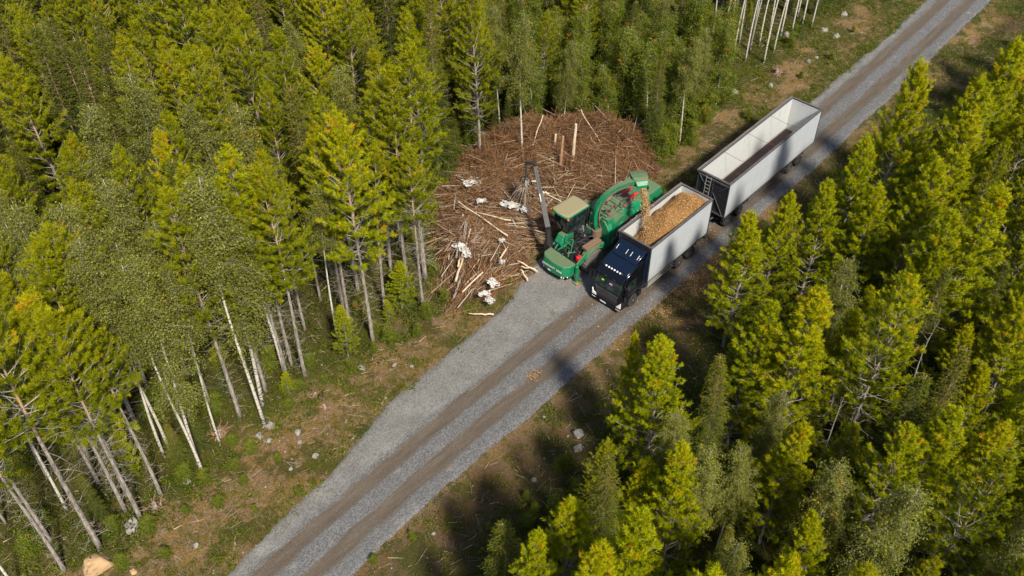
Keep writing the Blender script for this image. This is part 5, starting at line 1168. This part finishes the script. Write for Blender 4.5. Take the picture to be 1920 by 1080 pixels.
def rring(z, a, b, h): 
    pts = []
    for t_ in np.linspace(-1, 1, 7): pts.append((cx+a-.16*(1-t_*t_), cy+t_*h, z+.03*(1-t_*t_)))
    for t_ in np.linspace(1, -1, 5): pts.append((cx+b+.08*(1-t_*t_), cy+t_*h*.98, z))
    return pts
loft([rring(zt, -1.02, 1.00, .78), rring(zt+.05, -1.08, 1.06, .82), rring(zt+.16, -1.04, 1.02, .79)]).build('cab_roof', M['green'], mach, bevel=.02)
loft([rring(zt+.162, -1.02, 1.00, .77), rring(zt+.20, -.92, .90, .68)]).build('roof_dust', M['dust_roof'], mach, smooth=False)
for yy in (-.80, .82): mb().lathe([(-.05, .03), (-.05, .06), (.05, .06), (.06, .02)], 0, 0, 10).build('warning_lamp', M['orange'], mach, loc=(cx-1.05, cy+yy, zt+.02))
mb().prism([(cx-.55, 2.75), (cx-.1, 2.75), (cx-.1, 3.15), (cx-.55, 3.15)], cy-.25, cy+.25, 'y').build('driver_seat', M['black'], mach, bevel=.05)
m = mb().rods([(cx+1.12, cy-.62, 2.2), (cx+1.12, cy-.62, 4.15)], .09, 12); m.rods([(cx+1.38, cy-.50, 2.2), (cx+1.38, cy-.5, 4.0)], .07, 12); m.build('exhaust_stack', M['cranegrey'], mach, smooth=True)
m = mb().box(cx+.2, cx+1.5, cy-1.0, cy+.6, 1.301, 2.3); m.build('engine_block', M['black'], mach, bevel=.05)
m = mb()
for k in range(30):
    a_ = (cx+ck.uniform(.2, 1.6), cy+ck.uniform(-1.1, .4), 2.31+ck.uniform(-.4, .1)); m.rods([a_, (a_[0]+ck.uniform(-.25, .25), a_[1]+ck.uniform(-.25, .25), a_[2]+ck.uniform(.1, .5))], ck.uniform(.02, .05), 5)
m.build('engine_pipes', M['alu'], mach)
m = mb(); m.box(cx+.9, cx+1.9, cy-1.25, cy-.7, 1.9, 2.45); m.box(cx+1.75, cx+2.3, cy-.3, cy+.7, 2.2, 3.3); m.build('side_housing', M['green'], mach, bevel=.04)
# rear chipper body
RX0, RX1 = 4.15, 9.1
m = loft([[(RX0, -1.22, 1.15), (RX0, 1.25, 1.15), (RX0, 1.2, 2.7), (RX0, .8, 3.15), (RX0, -.75, 3.15), (RX0, -1.18, 2.6)],
          [(6.6, -1.25, 1.15), (6.6, 1.28, 1.15), (6.6, 1.22, 2.9), (6.6, .85, 3.45), (6.6, -.8, 3.45), (6.6, -1.2, 2.75)],
          [(RX1, -1.1, 1.3), (RX1, 1.15, 1.3), (RX1, 1.1, 2.6), (RX1, .7, 3.0), (RX1, -.65, 3.0), (RX1, -1.05, 2.5)]]); m.build('chipper_housing', M['green'], mach, bevel=.06, seg=3)
m = mb().rods([(5.3, -1.30, 2.6), (5.3, 1.28, 2.6)], .78, 28); m.build('chipping_drum_cover', M['green'], mach, smooth=True)
mb().rods([(5.3, -1.42, 2.5), (5.3, -1.301, 2.5)], .42, 24).build('belt_pulley', M['green'], mach, bevel=.02)
m = mb().box(6.0, 7.2, -1.275, -1.205, 1.5, 2.35); m.build('rusty_side_plate', M['rust'], mach, bevel=.01)
m = mb().prism([(4.3, 1.6), (4.6, 1.5), (6.2, 2.9), (6.0, 3.05)], -1.36, -1.305, 'y'); m.build('brace_plate', M['rust'], mach, bevel=.008)
m = mb().box(7.4, 8.9, -1.16, -1.09, 1.6, 2.3); m.build('rear_panel', M['green'], mach, bevel=.02)
for i, yy in enumerate((-.35, .25)):
    m = mb().rods([(6.9, yy, 3.62), (7.9, yy, 3.50)], .11, 12); cyl = m.build('hydraulic_cylinder', M['red'], mach, smooth=True)
    mb().rods([(6.45, yy, 3.66), (6.9, yy, 3.62)], .05, 10).build('piston_rod', M['chrome'], cyl, smooth=True)
mb().box(5.6, 6.3, .55, 1.05, 3.40, 3.68).build('tool_box', M['alu'], mach, bevel=.04)
m = mb().prism([(7.7, 3.05), (8.2, 3.55), (9.5, 3.75), (9.9, 2.9), (9.9, 1.2), (9.1, .9), (9.101, 3.0)], -1.15, 1.25, 'y'); m.build('infeed_hood', M['green'], mach, bevel=.04)
m = mb()
for xx in np.arange(4.5, 8.9, .55): m.box(xx, xx+.06, -1.30, -1.235, 1.25, 2.45)
m.build('housing_ribs', M['green'], mach, bevel=.01)
m = mb()
for xx, y_a, y_b in ((4.35, -.7, .6), (5.9, -.7, .5), (6.45, -.75, .8), (8.3, -.6, .7)): m.box(xx, xx+.10, y_a, y_b, 3.2 if xx > 5 else 3.0, 3.50 if xx < 8 else 3.3)
m.box(4.25, 4.9, -.95, -.35, 2.9, 3.35); m.box(4.3, 4.75, .3, .95, 2.95, 3.5); m.build('top_frame', M['green'], mach, bevel=.02)
m = mb()
for k in range(34):
    p = Vector((ck.uniform(4.2, 6.6), ck.uniform(-1.2, .9), ck.uniform(3.15, 3.4))); q = p+Vector((ck.uniform(-1.0, 1.2), ck.uniform(-.5, .5), ck.uniform(-.2, .3))); mid = (p+q)/2+Vector((0, 0, ck.uniform(.05, .3)))
    m.rods([p, mid, q], ck.uniform(.015, .035), 5)
m.build('top_hoses', M['black'], mach)
m = mb()
for k in range(22):
    x_, y_ = ck.uniform(4.2, 8.8), ck.uniform(-.9, .9); m.box(x_, x_+ck.uniform(.1, .35), y_, y_+ck.uniform(.08, .3), 3.1, 3.47+ck.uniform(.0, .12) if x_ < 7.4 else 3.3)
m.build('top_brackets', M['rust'], mach, bevel=.01)
m = mb(); m.box(4.6, 5.1, -1.34, -1.301, 1.4, 2.0); m.box(7.35, 8.2, -1.32, -1.236, 1.35, 2.2); m.build('dark_service_opening', M['black'], mach)
m = mb()
for k in range(9): m.box(7.40+k*.085, 7.44+k*.085, -1.345, -1.321, 1.40, 2.15)
m.build('cooling_grille', M['cranegrey'], mach)
# curved discharge chute
cp = [ml(.85, 5.15)+(2.4,), ml(.62, 5.22)+(3.5,), ml(.76, 5.18)+(4.45,), ml(1.19, 5.0)+(5.2,), ml(1.85, 4.7)+(5.7,), ml(2.75, 4.28)+(5.88,), ml(3.55, 3.92)+(5.72,)]
def ribbon(off_in, off_out, hw, side=0.0):
    m = mb(); P = [Vector(p) for p in cp]
    fine = []
    for i in range(len(P)-1):
        p0 = P[max(i-1, 0)]; p1 = P[i]; p2 = P[i+1]; p3 = P[min(i+2, len(P)-1)]
        for t_ in np.linspace(0, 1, 6)[:-1]: fine.append(0.5*((2*p1)+(p2-p0)*t_+(2*p0-5*p1+4*p2-p3)*t_**2+(3*p1-p0-3*p2+p3)*t_**3))
    fine.append(P[-1]); h = (P[-1]-P[0]); h.z = 0; h.normalize(); lat = Vector((-h.y, h.x, 0)); rings = []
    for i, p in enumerate(fine):
        d = (fine[min(i+1, len(fine)-1)]-fine[max(i-1, 0)]).normalized(); nrm = lat.cross(d).normalized()
        if nrm.dot(Vector((0, 0, 1))+h*-.8) < 0: nrm = -nrm
        c = p+lat*side; rings.append([m.bm.verts.new(c+lat*a+nrm*b) for a, b in ((-hw, off_in), (hw, off_in), (hw, off_out), (-hw, off_out))])
    for a, b in zip(rings, rings[1:]):
        for i in range(4): j = (i+1) % 4; m.bm.faces.new((a[i], a[j], b[j], b[i]))
    m.bm.faces.new(rings[0]); m.bm.faces.new(rings[-1][::-1]); return m, fine, lat, h
m, fine, lat, h_ = ribbon(-.13, .11, .13); m.build('discharge_chute', M['green'], mach, bevel=.015)
m, *_r = ribbon(.111, .15, .17); m.build('chute_flange', M['green'], mach)
m, *_r = ribbon(-.30, -.24, .10); m.build('chute_rib', M['rust'], mach)
tip = fine[-1]; rot_dir = Vector((*ml(1.6, 1.2), 0))-Vector((tip.x, tip.y, 0)); rot_dir.normalize(); rl_ = Vector((-rot_dir.y, rot_dir.x, 0))
m = mb(); L2 = []
for s_q, z_q, w_q, t_q in ((-.95, .10, .50, .12), (-.45, .22, .58, .14), (.0, .24, .55, .15), (.35, .14, .42, .14), (.55, -.06, .36, .12)):
    c = tip+rot_dir*(s_q)+h_*.10; L2.append([m.bm.verts.new(c+rl_*a+Vector((0, 0, z_q+b))) for a, b in ((-w_q, -t_q), (w_q, -t_q), (w_q, t_q), (-w_q, t_q))])
for a, b in zip(L2, L2[1:]):
    for i in range(4): j = (i+1) % 4; m.bm.faces.new((a[i], a[j], b[j], b[i]))
m.bm.faces.new(L2[0]); m.bm.faces.new(L2[-1][::-1]); m.build('spout_head', M['green'], mach, bevel=.02)
c = tip+rot_dir*.45+h_*.12
m = mb().prism([(-.3, -.42), (.3, -.42), (.3, .02), (-.3, .02)], -.02, .02, 'y'); o = m.build('spout_flap', M['green'], mach, loc=c+h_*.42); o.rotation_euler = (0, 0, math.atan2(rot_dir.y, rot_dir.x))
m = mb().rods([cp[1], (cp[1][0]+.9, cp[1][1], 3.2), ], .05, 6); m.rods([fine[12]+Vector((0, 0, -.1)), Vector((cp[0][0]+1.5, cp[0][1], 3.2))], .045, 6); m.build('chute_strut', M['rust'], mach)
mb().rods([(cp[0][0], cp[0][1], 1.9), (cp[0][0], cp[0][1], 2.5)], .36, 20).build('chute_turntable', M['rust'], mach, smooth=True)
# crane
crane_b = Vector((*ml(-1.78, 7.25), 1.3)); e1 = Vector((*ml(-1.72, 7.45), 2.9)); elb = Vector((*ml(-.22, 10.08), 6.0)); jib = Vector((*ml(-.37, 10.75), 6.05)); cr = Vector((*ml(-.56, 10.6), 4.75))
mb().rods([crane_b-Vector((0, 0, .6)), crane_b, e1], [.34, .26, .20], 12).build('crane_column', M['cranegrey'], mach, smooth=True)
mb().box(-.35, .35, -.3, .3, -.25, .25).build('crane_base', M['black'], mach, bevel=.04, loc=crane_b+Vector((.1, -.05, .1)))
bm_o = mb().rods([e1, e1.lerp(elb, .5), elb], [.27, .23, .18], 4).build('crane_boom', M['cranegrey'], mach, bevel=.02)
d = (elb-e1).normalized(); sd2 = d.cross(Vector((0, 0, 1))).normalized(); upn = sd2.cross(d)
for sg in (-1, 1):
    a = e1+upn*.05-sd2*sg*.14+d*.1; b = e1.lerp(elb, .55)-sd2*sg*.12+upn*.12; mb().rods([a, b], .04, 8).build('hydraulic_ram', M['alu'], bm_o, smooth=True)
mb().rods([e1.lerp(elb, .55)+upn*.15, elb+upn*.09], .05, 8).build('hydraulic_ram', M['cranegrey'], bm_o, smooth=True)
mb().rods([elb+Vector((0, 0, -.18)), elb+Vector((0, 0, .16)), elb.lerp(jib, .5)+Vector((0, 0, .12)), jib], [.15, .17, .13, .10], 6).build('crane_jib', M['cranegrey'], mach, bevel=.02)
mb().rods([jib, jib.lerp(cr, .5), cr+Vector((0, 0, .25))], [.09, .06, .11], 8).build('grapple_rotator', M['cranegrey'], mach, smooth=True)
for k in range(4):
    a = k*math.pi/2+.5; dd = Vector((math.cos(a), math.sin(a), 0)); t0 = cr+Vector((0, 0, .25))
    mb().rods([t0, t0+dd*.34+Vector((0, 0, -.12)), t0+dd*.42+Vector((0, 0, -.50)), t0+dd*.12+Vector((0, 0, -.85))], [.06, .055, .045, .02], 5).build('grapple_claw', M['cranegrey'], mach)
gb = mb(); rgk = random.Random(5); mach_m = Matrix.Translation(Vector((mo[0], mo[1], .03))) @ Matrix.Rotation(R(42.6), 4, 'Z')
for k in range(26):
    a = rgk.uniform(2.6, 5.6) if k > 8 else rgk.uniform(0, 6.28); dd = Vector((math.cos(a), math.sin(a), rgk.uniform(-1.0, -.2))).normalized(); l = rgk.uniform(.6, 2.4); p = cr+Vector((rgk.uniform(-.12, .12), rgk.uniform(-.12, .12), -.35))
    gb.rods([mach_m @ (p-dd*.35), mach_m @ (p+dd*l*.5+Vector((0, 0, rgk.uniform(-.1, .1)))), mach_m @ (p+dd*l+Vector((0, 0, -.12*l)))], [.02, .014, .006], 5)
tag(gb.build('held_branches', M['deadwood']), 'bundle of pale branches held in the crane grapple above the heap', 'branches', kind='stuff')
# people in the machines are not visible; nothing else stands on the road
print('OBJECTS', len(bpy.data.objects))
